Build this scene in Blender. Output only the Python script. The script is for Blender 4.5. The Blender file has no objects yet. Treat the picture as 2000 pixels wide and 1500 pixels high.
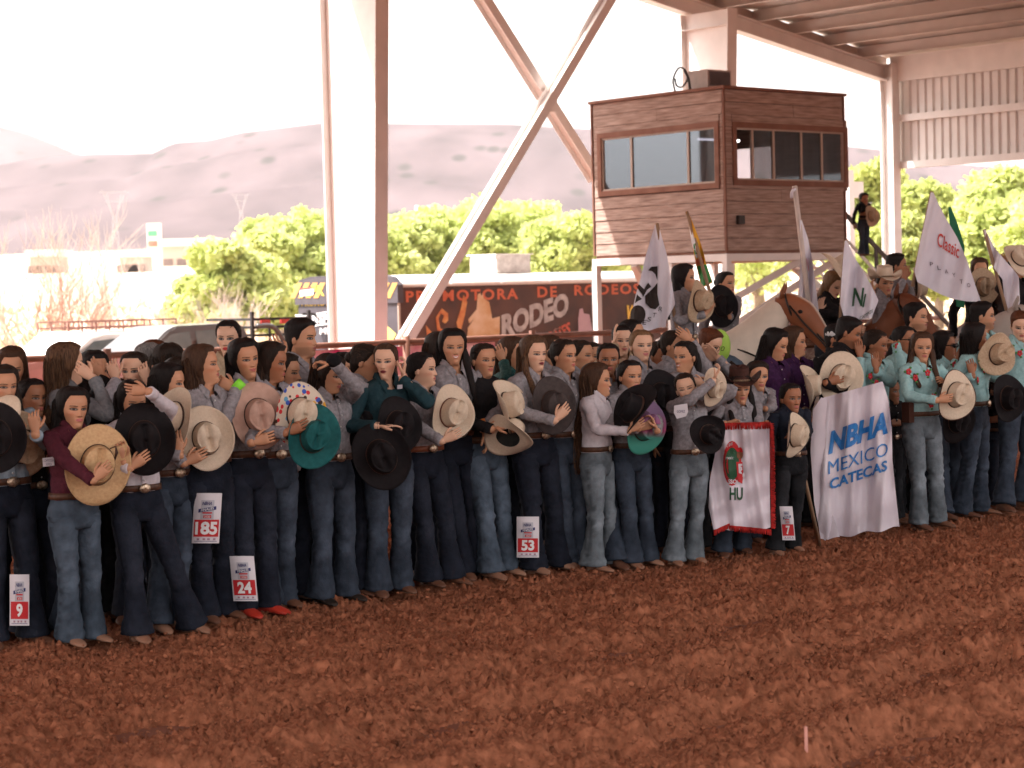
import bpy, bmesh, math, random
import numpy as np
from mathutils import Vector, Matrix
R = math.radians
random.seed(7)
RNG = np.random.default_rng(7)
SC = bpy.context.scene
COL = SC.collection

# ------------------------------------------------------------------ camera
FPX = 4000.0; PITCH = R(2.62); ROLL = 0.0253; CAMZ = 2.0
fwd = Vector((0, math.cos(PITCH), -math.sin(PITCH)))
up0 = Vector((0, math.sin(PITCH), math.cos(PITCH)))
rt0 = Vector((1, 0, 0))
camU = up0*math.cos(ROLL) + rt0*math.sin(ROLL)
camR = rt0*math.cos(ROLL) - up0*math.sin(ROLL)
cd = bpy.data.cameras.new('camera'); cam = bpy.data.objects.new('camera', cd); COL.objects.link(cam)
cam.matrix_world = Matrix(((camR.x, camU.x, -fwd.x, 0), (camR.y, camU.y, -fwd.y, 0), (camR.z, camU.z, -fwd.z, CAMZ), (0, 0, 0, 1)))
cd.sensor_width = 36; cd.lens = FPX/2000*36; cd.clip_start = 0.1; cd.clip_end = 20000
cd.dof.use_dof = True; cd.dof.focus_distance = 14.0; cd.dof.aperture_fstop = 3.8
SC.camera = cam

# ------------------------------------------------------------------ world, sun, exposure
SUN_EL, SUN_AZ = R(57), R(266)       # azimuth of the sun from +Y, clockwise
w = bpy.data.worlds.new('World'); SC.world = w; w.use_nodes = True
nt = w.node_tree; nt.nodes.clear()
sky = nt.nodes.new('ShaderNodeTexSky'); sky.sky_type = 'NISHITA'; sky.sun_disc = False
sky.sun_elevation = SUN_EL; sky.sun_rotation = SUN_AZ; sky.dust_density = 4.0; sky.air_density = 1.0; sky.ozone_density = 1.0
whit = nt.nodes.new('ShaderNodeHueSaturation'); whit.inputs['Saturation'].default_value = 0.12
warm = nt.nodes.new('ShaderNodeMix'); warm.data_type = 'RGBA'; warm.blend_type = 'MULTIPLY'; warm.inputs['Factor'].default_value = 1
warm.inputs['B'].default_value = (1.0, 0.95, 0.91, 1)
bg = nt.nodes.new('ShaderNodeBackground'); bg.inputs[1].default_value = 0.15
out = nt.nodes.new('ShaderNodeOutputWorld')
nt.links.new(sky.outputs[0], whit.inputs['Color']); nt.links.new(whit.outputs[0], warm.inputs['A'])
nt.links.new(warm.outputs['Result'], bg.inputs[0]); nt.links.new(bg.outputs[0], out.inputs[0])
sd = bpy.data.lights.new('sun', 'SUN'); sd.energy = 3.4; sd.angle = R(0.6); sd.color = (1, 0.95, 0.90)
so = bpy.data.objects.new('sun', sd); COL.objects.link(so)
sv = Vector((math.sin(SUN_AZ)*math.cos(SUN_EL), math.cos(SUN_AZ)*math.cos(SUN_EL), math.sin(SUN_EL)))
so.rotation_euler = sv.to_track_quat('Z', 'Y').to_euler(); so.location = (0, 0, 30)
vs = SC.view_settings; vs.view_transform = 'Standard'; vs.look = 'None'; vs.gamma = 1; vs.use_curve_mapping = False
vs.exposure = 2.0
SC.render.engine = 'CYCLES'
try:
    SC.cycles.max_bounces = 8; SC.cycles.diffuse_bounces = 4; SC.cycles.transparent_max_bounces = 12; SC.cycles.volume_bounces = 1
except Exception: pass

# ------------------------------------------------------------------ survey helpers: turn bearings measured in the photograph into places
def ray(px, py):
    return (fwd*FPX + camR*(px-1000) + camU*(750-py)).normalized()
def at(px, py, Y):
    r = ray(px, py); return Vector((0, 0, CAMZ)) + r*(Y/r.y)
def ground(px, py, z=0.0):
    r = ray(px, py); return Vector((0, 0, CAMZ)) + r*((z-CAMZ)/r.z)
A2 = Vector((0.752, 0.659, 0)).normalized(); B2 = Vector((-A2.y, A2.x, 0)); C0 = Vector((3.49, 32.9, 0))
def AB(a, b, z=0.0): return C0 + A2*a + B2*b + Vector((0, 0, z))
def onb(px, py, b):       # ray meets vertical plane b = const
    r = ray(px, py); o = Vector((0, 0, CAMZ)) - C0
    t = (b - o.dot(B2))/r.dot(B2); p = o + r*t
    return p.dot(A2), p.z
YAWA = math.atan2(A2.y, A2.x)

# ------------------------------------------------------------------ mesh helpers
def tag(o, label=None, cat=None, group=None, kind=None):
    if label: o['label'] = label
    if cat: o['category'] = cat
    if group: o['group'] = group
    if kind: o['kind'] = kind
    return o
def empty(name, loc=(0, 0, 0), rz=0.0, label=None, cat=None, group=None, kind=None):
    o = bpy.data.objects.new(name, None); o.empty_display_size = .1; COL.objects.link(o)
    o.location = loc; o.rotation_euler = (0, 0, rz)
    return tag(o, label, cat, group, kind)
class MB:
    """collects vertices and faces (tri or quad) with material index and optional colour"""
    def __init__(s): s.v = []; s.q = []; s.t = []; s.qm = []; s.tm = []; s.c = []; s.n = 0; s.attr = {}
    def add(s, V, quads=None, tris=None, mi=0, col=None):
        V = np.asarray(V, dtype=np.float64).reshape(-1, 3); s.v.append(V)
        if quads is not None and len(quads):
            s.q.append(np.asarray(quads, dtype=np.int64).reshape(-1, 4)+s.n); s.qm.append(np.full(len(s.q[-1]), mi))
        if tris is not None and len(tris):
            s.t.append(np.asarray(tris, dtype=np.int64).reshape(-1, 3)+s.n); s.tm.append(np.full(len(s.t[-1]), mi))
        if col is None: col = (0.5, 0.5, 0.5)
        col = np.asarray(col, dtype=np.float64)
        if col.ndim == 1: col = np.tile(col, (len(V), 1))
        s.c.append(col); s.n += len(V); return s
    def box(s, x0, x1, y0, y1, z0, z1, mi=0, M=None):
        P = np.array([(x, y, z) for x in (x0, x1) for y in (y0, y1) for z in (z0, z1)], float)
        if M is not None: P = np.array([tuple(M @ Vector(p)) for p in P])
        return s.add(P, [(0, 1, 3, 2), (4, 6, 7, 5), (0, 4, 5, 1), (2, 3, 7, 6), (0, 2, 6, 4), (1, 5, 7, 3)], mi=mi)
    def beam(s, p, q, wa, wb, upv=(0, 0, 1), mi=0):
        p = Vector(p); q = Vector(q); d = (q-p).normalized(); u = Vector(upv); sdv = d.cross(u).normalized(); u = sdv.cross(d).normalized()
        P = [tuple(e + sdv*(i*wa/2) + u*(j*wb/2)) for e in (p, q) for i in (-1, 1) for j in (-1, 1)]
        return s.add(P, [(0, 1, 3, 2), (4, 6, 7, 5), (0, 4, 5, 1), (2, 3, 7, 6), (0, 2, 6, 4), (1, 5, 7, 3)], mi=mi)
    def grid(s, G, closed=True, cap0=True, cap1=True, mi=0, col=None):
        G = np.asarray(G, float); n, m, _ = G.shape
        idx = np.arange(n*m).reshape(n, m)
        a = idx[:-1, :]; b = idx[1:, :]
        if closed: a2 = np.roll(a, -1, 1); b2 = np.roll(b, -1, 1)
        else: a2 = a[:, 1:]; b2 = b[:, 1:]; a = a[:, :-1]; b = b[:, :-1]
        Q = np.stack([a, a2, b2, b], -1).reshape(-1, 4)
        V = G.reshape(-1, 3); T = []
        C = None
        if col is not None:
            C = np.asarray(col, float); C = np.tile(C, (n*m, 1)) if C.ndim == 1 else C.reshape(-1, 3)
        if closed and cap0:
            V = np.vstack([V, G[0].mean(0)]); k = len(V)-1; r = idx[0]; T += [(k, r[(i+1) % m], r[i]) for i in range(m)]
            if C is not None: C = np.vstack([C, C[0]])
        if closed and cap1:
            V = np.vstack([V, G[-1].mean(0)]); k = len(V)-1; r = idx[-1]; T += [(k, r[i], r[(i+1) % m]) for i in range(m)]
            if C is not None: C = np.vstack([C, C[n*m-1]])
        return s.add(V, Q, T, mi=mi, col=C)
    def tube(s, pts, rad, n=8, flat=1.0, mi=0, col=None, ref=None, caps=True, wr=0.0, wf=40., seed=0):
        return s.grid(tube_grid(pts, rad, n, flat, ref, wr, wf, seed), True, caps, caps, mi, col)
    def blob(s, c, r, n=10, m=7, mi=0, col=None, M=None):
        r = (r, r, r) if not hasattr(r, '__len__') else r
        G = []
        for i in range(m):
            t = math.pi*(i+0.35)/(m-0.3)
            G.append([(r[0]*math.sin(t)*math.cos(2*math.pi*j/n), r[1]*math.sin(t)*math.sin(2*math.pi*j/n), -r[2]*math.cos(t)) for j in range(n)])
        G = np.array(G)
        if M is not None: G = G @ np.array(M.to_3x3()).T
        return s.grid(G+np.array(c), mi=mi, col=col)
    def build(s, name, mats, parent=None, smooth=True, col=False, link=True):
        V = np.vstack(s.v); me = bpy.data.meshes.new(name)
        Q = np.vstack(s.q) if s.q else np.zeros((0, 4), int); T = np.vstack(s.t) if s.t else np.zeros((0, 3), int)
        nq, ntt = len(Q), len(T)
        me.vertices.add(len(V)); me.vertices.foreach_set('co', V.astype(np.float32).ravel())
        me.loops.add(nq*4+ntt*3); me.loops.foreach_set('vertex_index', np.concatenate([Q.ravel(), T.ravel()]).astype(np.int32))
        me.polygons.add(nq+ntt)
        st = np.concatenate([np.arange(nq)*4, nq*4+np.arange(ntt)*3]).astype(np.int32)
        me.polygons.foreach_set('loop_start', st)
        mi = np.concatenate([np.concatenate(s.qm) if s.qm else np.zeros(0), np.concatenate(s.tm) if s.tm else np.zeros(0)]).astype(np.int32)
        if not isinstance(mats, (list, tuple)): mats = [mats]
        for m in mats: me.materials.append(m)
        me.polygons.foreach_set('material_index', mi)
        me.polygons.foreach_set('use_smooth', np.full(nq+ntt, smooth))
        me.update(calc_edges=True); me.validate()
        if col:
            C = np.vstack(s.c); a = me.color_attributes.new('Col', 'FLOAT_COLOR', 'POINT')
            a.data.foreach_set('color', np.hstack([C, np.ones((len(C), 1))]).astype(np.float32).ravel())
        o = bpy.data.objects.new(name, me)
        if link: COL.objects.link(o)
        if parent is not None: o.parent = parent
        return o
def sn(P, freq, seed, k=6):
    """smooth pseudo-noise: a few randomly directed sine waves, roughly -1..1"""
    r = np.random.default_rng(seed); P = np.asarray(P, float); o = np.zeros(P.shape[:-1])
    for i in range(k):
        d = r.normal(size=3); d /= np.linalg.norm(d); o += np.sin(P @ (d*freq*(0.6+0.9*r.random())) + r.random()*6.283)
    return o/k*1.6
def tube_grid(pts, rad, n=8, flat=1.0, ref=None, wr=0.0, wf=40., seed=0):
    P = np.asarray([tuple(p) for p in pts], float); k = len(P)
    rad = np.asarray(rad, float) if hasattr(rad, '__len__') else np.full(k, float(rad))
    fl = np.asarray(flat, float) if hasattr(flat, '__len__') else np.full(k, float(flat))
    T = np.gradient(P, axis=0); T /= np.linalg.norm(T, axis=1)[:, None]+1e-9
    r0 = np.array(ref if ref is not None else ((1, 0, 0) if abs(T[0][0]) < .8 else (0, 1, 0)), float)
    th = np.arange(n)*2*math.pi/n; G = []
    for i in range(k):
        r0 = r0 - T[i]*(r0 @ T[i]); r0 /= np.linalg.norm(r0)+1e-9; b = np.cross(T[i], r0)
        rr = rad[i]
        G.append(P[i] + rr*np.cos(th)[:, None]*r0 + rr*fl[i]*np.sin(th)[:, None]*b)
    G = np.array(G)
    if wr:
        d = sn(G, wf, seed)*0.7 + sn(G, wf*2.1, seed+5)*0.3
        G = G + (G-P[:, None, :])/(rad[:, None, None]+1e-6)*(d*wr)[..., None]
    return G
def curve(pts, n):
    """Catmull-Rom through pts"""
    P = np.asarray([tuple(p) for p in pts], float); P = np.vstack([2*P[0]-P[1], P, 2*P[-1]-P[-2]]); m = len(P)-3; o = []
    for u in np.linspace(0, m-1e-6, n):
        i = int(u); t = u-i; a, b, c, d = P[i:i+4]
        o.append(.5*((2*b)+(-a+c)*t+(2*a-5*b+4*c-d)*t*t+(-a+3*b-3*c+d)*t**3))
    return np.array(o)
def interp(tab, z):
    tab = np.asarray(tab, float); return [np.interp(z, tab[:, 0], tab[:, i]) for i in range(1, tab.shape[1])]

# ------------------------------------------------------------------ materials
def mat(name, base, rough=.8, var=.15, vscale=6., bump=0., bscale=60., metal=0., spec=.3, base2=None, stretch=None, attr=False, sheen=0., detail=4, coat=0, trans=0):
    m = bpy.data.materials.new(name); m.use_nodes = True; n = m.node_tree; N = n.nodes; L = n.links
    b = N['Principled BSDF']; b.inputs['Roughness'].default_value = rough; b.inputs['Metallic'].default_value = metal
    b.inputs['Specular IOR Level'].default_value = spec
    if sheen: b.inputs['Sheen Weight'].default_value = sheen
    if coat: b.inputs['Coat Weight'].default_value = coat
    tc = N.new('ShaderNodeTexCoord'); mp = N.new('ShaderNodeMapping'); L.new(tc.outputs['Object'], mp.inputs[0])
    if stretch: mp.inputs['Scale'].default_value = stretch
    nz = N.new('ShaderNodeTexNoise'); nz.inputs['Scale'].default_value = vscale; nz.inputs['Detail'].default_value = detail
    L.new(mp.outputs[0], nz.inputs['Vector'])
    cr = N.new('ShaderNodeMapRange'); cr.inputs['From Min'].default_value = .3; cr.inputs['From Max'].default_value = .7
    L.new(nz.outputs['Fac'], cr.inputs['Value'])
    mx = N.new('ShaderNodeMix'); mx.data_type = 'RGBA'; L.new(cr.outputs[0], mx.inputs['Factor'])
    if attr:
        at_ = N.new('ShaderNodeAttribute'); at_.attribute_name = 'Col'
        for k, f in (('A', 1-var), ('B', 1+var)):
            mu = N.new('ShaderNodeMix'); mu.data_type = 'RGBA'; mu.blend_type = 'MULTIPLY'; mu.inputs['Factor'].default_value = 1
            L.new(at_.outputs['Color'], mu.inputs['A']); mu.inputs['B'].default_value = (f, f, f, 1); L.new(mu.outputs['Result'], mx.inputs[k])
    else:
        b2 = base2 or tuple(min(1, c*(1+var)) for c in base)
        b1 = base if base2 else tuple(c*(1-var) for c in base)
        mx.inputs['A'].default_value = (*b1, 1); mx.inputs['B'].default_value = (*b2, 1)
    L.new(mx.outputs['Result'], b.inputs['Base Color'])
    if bump:
        n2 = N.new('ShaderNodeTexNoise'); n2.inputs['Scale'].default_value = bscale; n2.inputs['Detail'].default_value = 5
        L.new(mp.outputs[0], n2.inputs['Vector'])
        bp = N.new('ShaderNodeBump'); bp.inputs['Strength'].default_value = 1.0; bp.inputs['Distance'].default_value = bump
        L.new(n2.outputs['Fac'], bp.inputs['Height']); L.new(bp.outputs[0], b.inputs['Normal'])
    if trans: b.inputs['Transmission Weight'].default_value = trans
    return m
MC = {}
def cm(key, *a, **k):
    if key not in MC: MC[key] = mat(key, *a, **k)
    return MC[key]
# ------------------------------------------------------------------ ground, field and hills
def bandnoise(ny, nx, step, lo, hi, seed):
    r = np.random.default_rng(seed); f = np.fft.rfft2(r.normal(size=(ny, nx)))
    ky = np.fft.fftfreq(ny, step)[:, None]; kx = np.fft.rfftfreq(nx, step)[None, :]; k = np.sqrt(kx*kx+ky*ky)+1e-9
    wl = 1/k; f *= np.exp(-((np.log(wl)-math.log((lo*hi)**.5))/(0.5*math.log(hi/lo)+.15))**2)
    o = np.fft.irfft2(f, s=(ny, nx)); return o/(o.std()+1e-9)
def dirt_patch(name, x0, x1, y0, y1, st, seed, amp, m, edge):
    xs = np.arange(x0, x1, st); ys = np.arange(y0, y1, st); X, Y = np.meshgrid(xs, ys); ny, nx = X.shape
    n1 = bandnoise(ny, nx, st, max(.035, st*2.1), .07, seed); n2 = bandnoise(ny, nx, st, .09, .2, seed+1)
    n3 = bandnoise(ny, nx, st, .3, 1.0, seed+2); n4 = bandnoise(ny, nx, st, 1.5, 4, seed+3); n5 = bandnoise(ny, nx, st, .045, .08, seed+9)
    q = X*B2.x+Y*B2.y + .10*n4 + .03*n3
    fur = .6*np.cos(q*2*math.pi/.97)+.30*np.cos(q*2*math.pi/.45+1.0)+.35*np.exp(-((q*.78+.2)%1-.5)**2/.006)*-1
    clod = np.clip(n1, -1.2, 2.4)*.0060 + np.abs(n5)*.020 + np.clip(n2, -1.5, 2.2)*.0055
    qrow = .75*14.26; fm = .25+.75*np.clip((qrow-(X*B2.x+Y*B2.y)-.9)/1.2, 0, 1)
    Z = (clod + fur*.085*fm + n3*.010 + n4*.008)*amp - .024
    ed = np.minimum.reduce([X-x0, x1-X, Y-y0, y1-Y]); Z += -.05*np.clip(1-ed/edge, 0, 1)**2
    b = MB(); b.grid(np.stack([X, Y, Z], -1), closed=False, mi=0)
    o = b.build(name, m); tag(o, kind='structure'); return X, Y, Z
M_dirt = mat('arena_dirt', (.150, .052, .026), rough=.95, base2=(.37, .138, .074), vscale=18, detail=6, bump=.005, bscale=90, spec=.1)
dirt_patch('arena_floor', -4.3, 6.6, 7.4, 17.6, .0165, 3, 1.0, M_dirt, .25)
dirt_patch('arena_floor', -12, 17, 17.4, 37, .07, 13, 1.2, M_dirt, .6)
# loose clods lying on the tilled dirt
ico = bmesh.new(); bmesh.ops.create_icosphere(ico, subdivisions=1, radius=1); icoV = np.array([v.co[:] for v in ico.verts]); icoT = np.array([[v.index for v in f.verts] for f in ico.faces]); ico.free()
b = MB(); r = np.random.default_rng(5); n = 6000
dd = 7.9+9.0*r.random(n)**1.4; xx = (r.random(n)*2-1)*.27*dd
sz = .005+.013*r.random(n)**3
V = (icoV[None]*(1+.13*r.normal(size=(n, 12, 1)))*np.stack([sz, sz, sz*.75], -1)[:, None, :]) + np.stack([xx, dd, .012+.02*r.random(n)], -1)[:, None, :]
T = (icoT[None]+(np.arange(n)*12)[:, None, None]).reshape(-1, 3)
b.add(V.reshape(-1, 3), tris=T); tag(b.build('dirt_clods', M_dirt), kind='stuff')

def tz(Y):
    return np.interp(Y, [-4000, 38, 45, 60, 100, 150, 400, 1000, 2500, 9000], [-.08, -.08, -.35, -.35, -.1, .8, 9., 27, 40, 60])
xs = np.concatenate([-np.geomspace(2600, 40, 22), np.arange(-36, 37, 4), np.geomspace(40, 2600, 22)])
ys = np.concatenate([-np.geomspace(300, 20, 6), np.arange(-10, 100, 4), np.geomspace(102, 4600, 44)])
X, Y = np.meshgrid(xs, ys); Z = tz(Y) + np.where(Y > 70, sn(np.stack([X, Y, X*0], -1), .02, 4)*.002*np.minimum(Y, 800), 0)
m = bpy.data.materials.new('ground'); m.use_nodes = True; N = m.node_tree.nodes; L = m.node_tree.links; bs = N['Principled BSDF']; bs.inputs['Roughness'].default_value = .95
ge = N.new('ShaderNodeNewGeometry'); sx = N.new('ShaderNodeSeparateXYZ'); L.new(ge.outputs['Position'], sx.inputs[0])
mr = N.new('ShaderNodeMapRange'); mr.inputs['From Min'].default_value = 40; mr.inputs['From Max'].default_value = 60; L.new(sx.outputs['Y'], mr.inputs['Value'])
nz = N.new('ShaderNodeTexNoise'); nz.inputs['Scale'].default_value = .05; nz.inputs['Detail'].default_value = 8; L.new(ge.outputs['Position'], nz.inputs['Vector'])
c1 = N.new('ShaderNodeMix'); c1.data_type = 'RGBA'; c1.inputs['A'].default_value = (.42, .30, .22, 1); c1.inputs['B'].default_value = (.58, .50, .38, 1); L.new(nz.outputs['Fac'], c1.inputs['Factor'])
c2 = N.new('ShaderNodeMix'); c2.data_type = 'RGBA'; c2.inputs['A'].default_value = (.17, .056, .028, 1); L.new(c1.outputs['Result'], c2.inputs['B']); L.new(mr.outputs[0], c2.inputs['Factor']); L.new(c2.outputs['Result'], bs.inputs['Base Color'])
b = MB(); b.grid(np.stack([X, Y, Z], -1), closed=False); tag(b.build('ground', m), kind='structure')

def hill(name, prof, Yc, Yb, m, x0, x1, nx, ny, rough, zb):
    prof = np.array(prof, float); px = np.linspace(x0, x1, nx); G = []
    cz = np.array([at(p, np.interp(p, prof[:, 0], prof[:, 1]), Yc).z for p in px]); cx = np.array([at(p, 300, Yc).x for p in px])
    for j, t in enumerate(np.linspace(0, 1.5, ny)):
        Yj = Yb+(Yc-Yb)*t; P = np.stack([cx*(.75+.25*min(t, 1.3)), np.full(nx, Yj), np.zeros(nx)], -1)
        k = t*t*(3-2*t) if t < 1 else 1-(t-1)*.9
        nzv = (.5-np.abs(sn(P, .009, 21)))*1.0+sn(P, .03, 22)*.25+(.4-np.abs(sn(P, .018, 23)))*.5
        h = zb+(cz-zb)*k + rough*nzv*math.sin(min(t, 1)*math.pi)*1.0
        P[:, 2] = h; G.append(P)
    b = MB(); b.grid(np.array(G), closed=False); tag(b.build(name, m), kind='structure')
M_hill = mat('hill', (.056, .046, .050), rough=1, base2=(.118, .090, .096), vscale=.02, stretch=(1, .3, 1), detail=9, spec=.0)
nn = M_hill.node_tree; N = nn.nodes; L = nn.links; mxn = [q for q in N if q.type == 'MIX'][0]; bs = N['Principled BSDF']
vo = N.new('ShaderNodeTexVoronoi'); vo.inputs['Scale'].default_value = .045; tc = [q for q in N if q.type == 'MAPPING'][0]; L.new(tc.outputs[0], vo.inputs['Vector'])
mr = N.new('ShaderNodeMapRange'); mr.inputs['From Min'].default_value = .12; mr.inputs['From Max'].default_value = .26; L.new(vo.outputs['Distance'], mr.inputs['Value'])
m2 = N.new('ShaderNodeMix'); m2.data_type = 'RGBA'; L.new(mr.outputs[0], m2.inputs['Factor']); m2.inputs['A'].default_value = (.046, .044, .043, 1); L.new(mxn.outputs['Result'], m2.inputs['B']); L.new(m2.outputs['Result'], bs.inputs['Base Color'])
hill('hill', [(-500, 345), (0, 332), (130, 312), (200, 308), (310, 305), (350, 285), (420, 280), (480, 266), (560, 258), (640, 250), (760, 252), (1000, 258), (1150, 268), (1400, 285), (1690, 305), (1730, 325), (2000, 350), (2600, 400)], 1500, 800, M_hill, -500, 2600, 200, 90, 15, 20)
hill('far_hill', [(-700, 300), (-300, 240), (0, 250), (60, 265), (110, 285), (150, 303), (220, 325), (300, 350), (500, 420), (900, 460)], 2900, 1900, M_hill, -700, 900, 80, 40, 12, 30)

# ------------------------------------------------------------------ the roofed arena: end wall frame, roof, side wall
M_cream = mat('cream_steel', (.76, .71, .68), rough=.55, var=.06, vscale=3, spec=.4)
M_roofsteel = mat('roof_steel', (.56, .49, .45), rough=.6, var=.08, vscale=2, spec=.3)
M_sheet = mat('wall_sheet', (.72, .67, .64), rough=.5, var=.07, vscale=2, spec=.4)
def ab_matrix(): 
    return Matrix(((A2.x, B2.x, 0, C0.x), (A2.y, B2.y, 0, C0.y), (0, 0, 1, 0), (0, 0, 0, 1)))
MAB = ab_matrix(); RZ = MAB.to_euler().z
BE = 4.6
def abE(name, a, b_, z, **k): return empty(name, AB(a, b_, z), RZ, **k)
_, zraf = onb(1450, 57, BE); _, zeave = onb(1736, 160, BE)
slope = (zraf-zeave)/(9.88-3.85-1.15); RAFD = .31
def zr(a): return zeave + slope*(9.88-a) if a > -12 else zeave+slope*(21.88)-slope*(-12-a)
def icol(a, btop, ztop, wtop, wbot, label, fl=.26):
    e = abE('steel_column', a, BE, -.3, label=label, cat='column', group='steel columns of the end wall')
    H = ztop+.3
    for nm, o1, o2, q1, q2 in (('outer_flange', -.015, .015, -.015, .015), ('inner_flange', -wbot-.015, -wbot+.015, -wtop-.015, -wtop+.015)):
        b = MB(); b.add([(-fl/2, o1, 0), (fl/2, o1, 0), (-fl/2, o2, 0), (fl/2, o2, 0), (-fl/2, q1, H), (fl/2, q1, H), (-fl/2, q2, H), (fl/2, q2, H)], [(0, 1, 3, 2), (4, 6, 7, 5), (0, 4, 5, 1), (2, 3, 7, 6), (0, 2, 6, 4), (1, 5, 7, 3)]); b.build(nm, M_cream, e, False)
    b = MB(); b.add([(-.01, -wbot+.015, 0), (.01, -wbot+.015, 0), (-.01, -.015, 0), (.01, -.015, 0), (-.01, -wtop+.015, H), (.01, -wtop+.015, H), (-.01, -.015, H), (.01, -.015, H)], [(0, 1, 3, 2), (4, 6, 7, 5), (0, 4, 5, 1), (2, 3, 7, 6), (0, 2, 6, 4), (1, 5, 7, 3)]); b.build('web', M_cream, e, False)
    for z in (H-.3,):
        wz = wbot+(wtop-wbot)*z/H
        b = MB(); b.box(-fl/2+.01, -.011, -wz+.02, -.02, z, z+.012); b.build('stiffener', M_cream, e, False)
    return e
icol(-4.42, BE, zr(-4.42)-.02, 1.58, 1.12, 'wide tapered cream steel column in front of the hills, left of the crossed braces')
icol(3.97, BE, zr(3.97)-.02, 1.20, .90, 'tapered cream steel column rising behind the wooden judges booth')
e = icol(9.88, BE, zeave+.35, .30, .30, 'slim cream corner column where the corrugated wall begins', .24)
for a in (-13, -21, -29): icol(a, BE, zr(a)-.02, 1.25, .92, 'tapered cream steel column further left along the end wall')
# rafters and their frames
def rafter(b_, label):
    e = abE('rafter', 9.88, b_, zeave, label=label, cat='rafter', group='rafters under the roof')
    for a0, a1, z0, z1 in ((9.88, -12, zr(9.88), zr(-12+.001)), (-12, -32, zr(-12+.001), zr(-32))):
        L_ = []
        for nm, w_, d0, d1 in (('bottom_flange', .24, 0, .02), ('web', .014, .02, RAFD-.02), ('top_flange', .24, RAFD-.02, RAFD)):
            b = MB(); b.add([(x-9.88, y, z-zeave+d) for x, z in ((a0, z0), (a1, z1)) for y in (-w_/2, w_/2) for d in (d0, d1)], [(0, 1, 3, 2), (4, 6, 7, 5), (0, 4, 5, 1), (2, 3, 7, 6), (0, 2, 6, 4), (1, 5, 7, 3)]); b.build(nm, M_cream, e, False)
rafter(BE-.02, 'deep cream rafter sloping down from behind the booth to the corner column')
for k in range(1, 4): rafter(BE-7.4*k, ('first', 'second', 'third')[k-1]+' cream rafter in from the end wall under the roof')
for k in range(1, 4):
    for a, lb in ((10.03, 'cream side column of an inner frame on the right'), (-31.9, 'cream side column of an inner frame on the far left')):
        e = abE('side_column', a, BE-7.4*k, -.1, label=lb, cat='column', group='side columns of the roofed arena'); b = MB(); zt = zr(min(a, 9.88))+.1
        b.box(-.01, .01, -.12, .12, 0, zt); b.build('web', M_cream, e, False)
        for s in (-.14, .14): b = MB(); b.box(s-.012, s+.012, -.13, .13, 0, zt); b.build('flange', M_cream, e, False)
# roof: deck + purlins
roofE = abE('roof', 9.88, BE, zeave, label='sloping roof of the arena with cream purlins under a metal deck', cat='roof')
def deck(a0, a1, nm):
    b = MB(); b0, b1 = .14, -25.4
    n = int(abs(a1-a0)/.9); 
    G = []
    for bb in (b0, b1):
        row = []
        for i in range(n*4+1):
            a = a0+(a1-a0)*i/(n*4); ph = i % 4
            row.append((a-9.88, bb, zr(a if a > -12 else a)-zeave+RAFD+.24+(.035 if ph in (1, 2) else 0)))
        G.append(row)
    b.grid(np.array(G), closed=False)
    G2 = np.array(G)+(0, 0, .02); b.grid(G2[::-1], closed=False); return b.build(nm, M_roofsteel, roofE, False)
deck(10.18, -11.999, 'roof_deck'); deck(-12.001, -32.4, 'roof_deck')
for a0, a1 in ((10.1, -11.99), (-12.01, -32.2)):
    b = MB(); b.add([(x-9.88, y, zr(x)-zeave+RAFD+d) for x in (a0, a1) for y in (.08, .10) for d in (.002, .236)], [(0, 1, 3, 2), (4, 6, 7, 5), (0, 4, 5, 1), (2, 3, 7, 6), (0, 2, 6, 4), (1, 5, 7, 3)]); b.build('fascia', M_roofsteel, roofE, False)
def purlin(a):
    b = MB(); z = zr(a)-zeave+RAFD+.005; x = a-9.88
    b.box(x-.006, x+.006, -25.3, .07, z+.008, z+.222); b.box(x-.09, x+.006, -25.3, .07, z, z+.008); b.box(x-.006, x+.09, -25.3, .07, z+.222, z+.23)
    return b.build('purlin', M_roofsteel, roofE, False)
for i in range(19): purlin(9.13-1.06*i)
for i in range(18): purlin(-12.6-1.06*i)
for j, bb in enumerate((-4.3, -13.4)):
    for i in range(8):
        a = 9.13-1.06*i; z = zr(a)-zeave+RAFD
        b = MB(); b.box(a-9.88+.01, a-9.88+.05, bb-.03, bb+.03, z+.01, z+.2); b.beam((a-9.88, bb, z+.21), (a-9.88-1.05, bb, z+.03+slope*1.05), .018, .018); b.build('sag_rod', M_roofsteel, roofE, False)
# eave strut and corrugated side wall
e = abE('eave_beam', 10.0, BE, zeave, label='cream eave beam along the top of the corrugated wall', cat='beam'); b = MB(); b.box(-.06, .06, -25.3, -.13, -.02, .50); b.build('beam', M_cream, e, False)
zw0 = onb(1752, 325, BE)[1]; zg = onb(1752, 234, BE)[1]
wallE = abE('side_wall', 10.14, BE-.14, 0, label='corrugated cream metal side wall hanging from the eave on the right', cat='wall')
sheet = None
for k in range(24):
    if sheet is None:
        b = MB(); G = []
        for z in (zw0-.04, zeave+.35):
            row = []
            for i in range(5):
                y = -i*.2
                row += [(0, y, z), (0, y-.11, z), (.045, y-.135, z), (.045, y-.175, z)]
            row.append((0, -1.0, z)); G.append(row)
        b.grid(np.array(G), closed=False); b.grid((np.array(G)+(.006, 0, 0))[::-1], closed=False)
        sheet = b.build('wall_panel', M_sheet, wallE, False); o = sheet
    else:
        o = sheet.copy(); COL.objects.link(o)
    o.location = (0, -k*1.0-.002*k, 0)
for z, nm in ((zw0, 'girt'), (zg, 'girt')):
    b = MB(); b.box(-.14, -.006, -25.0, 0, z-.07, z+.07); b.build(nm, M_cream, wallE, False)
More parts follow.
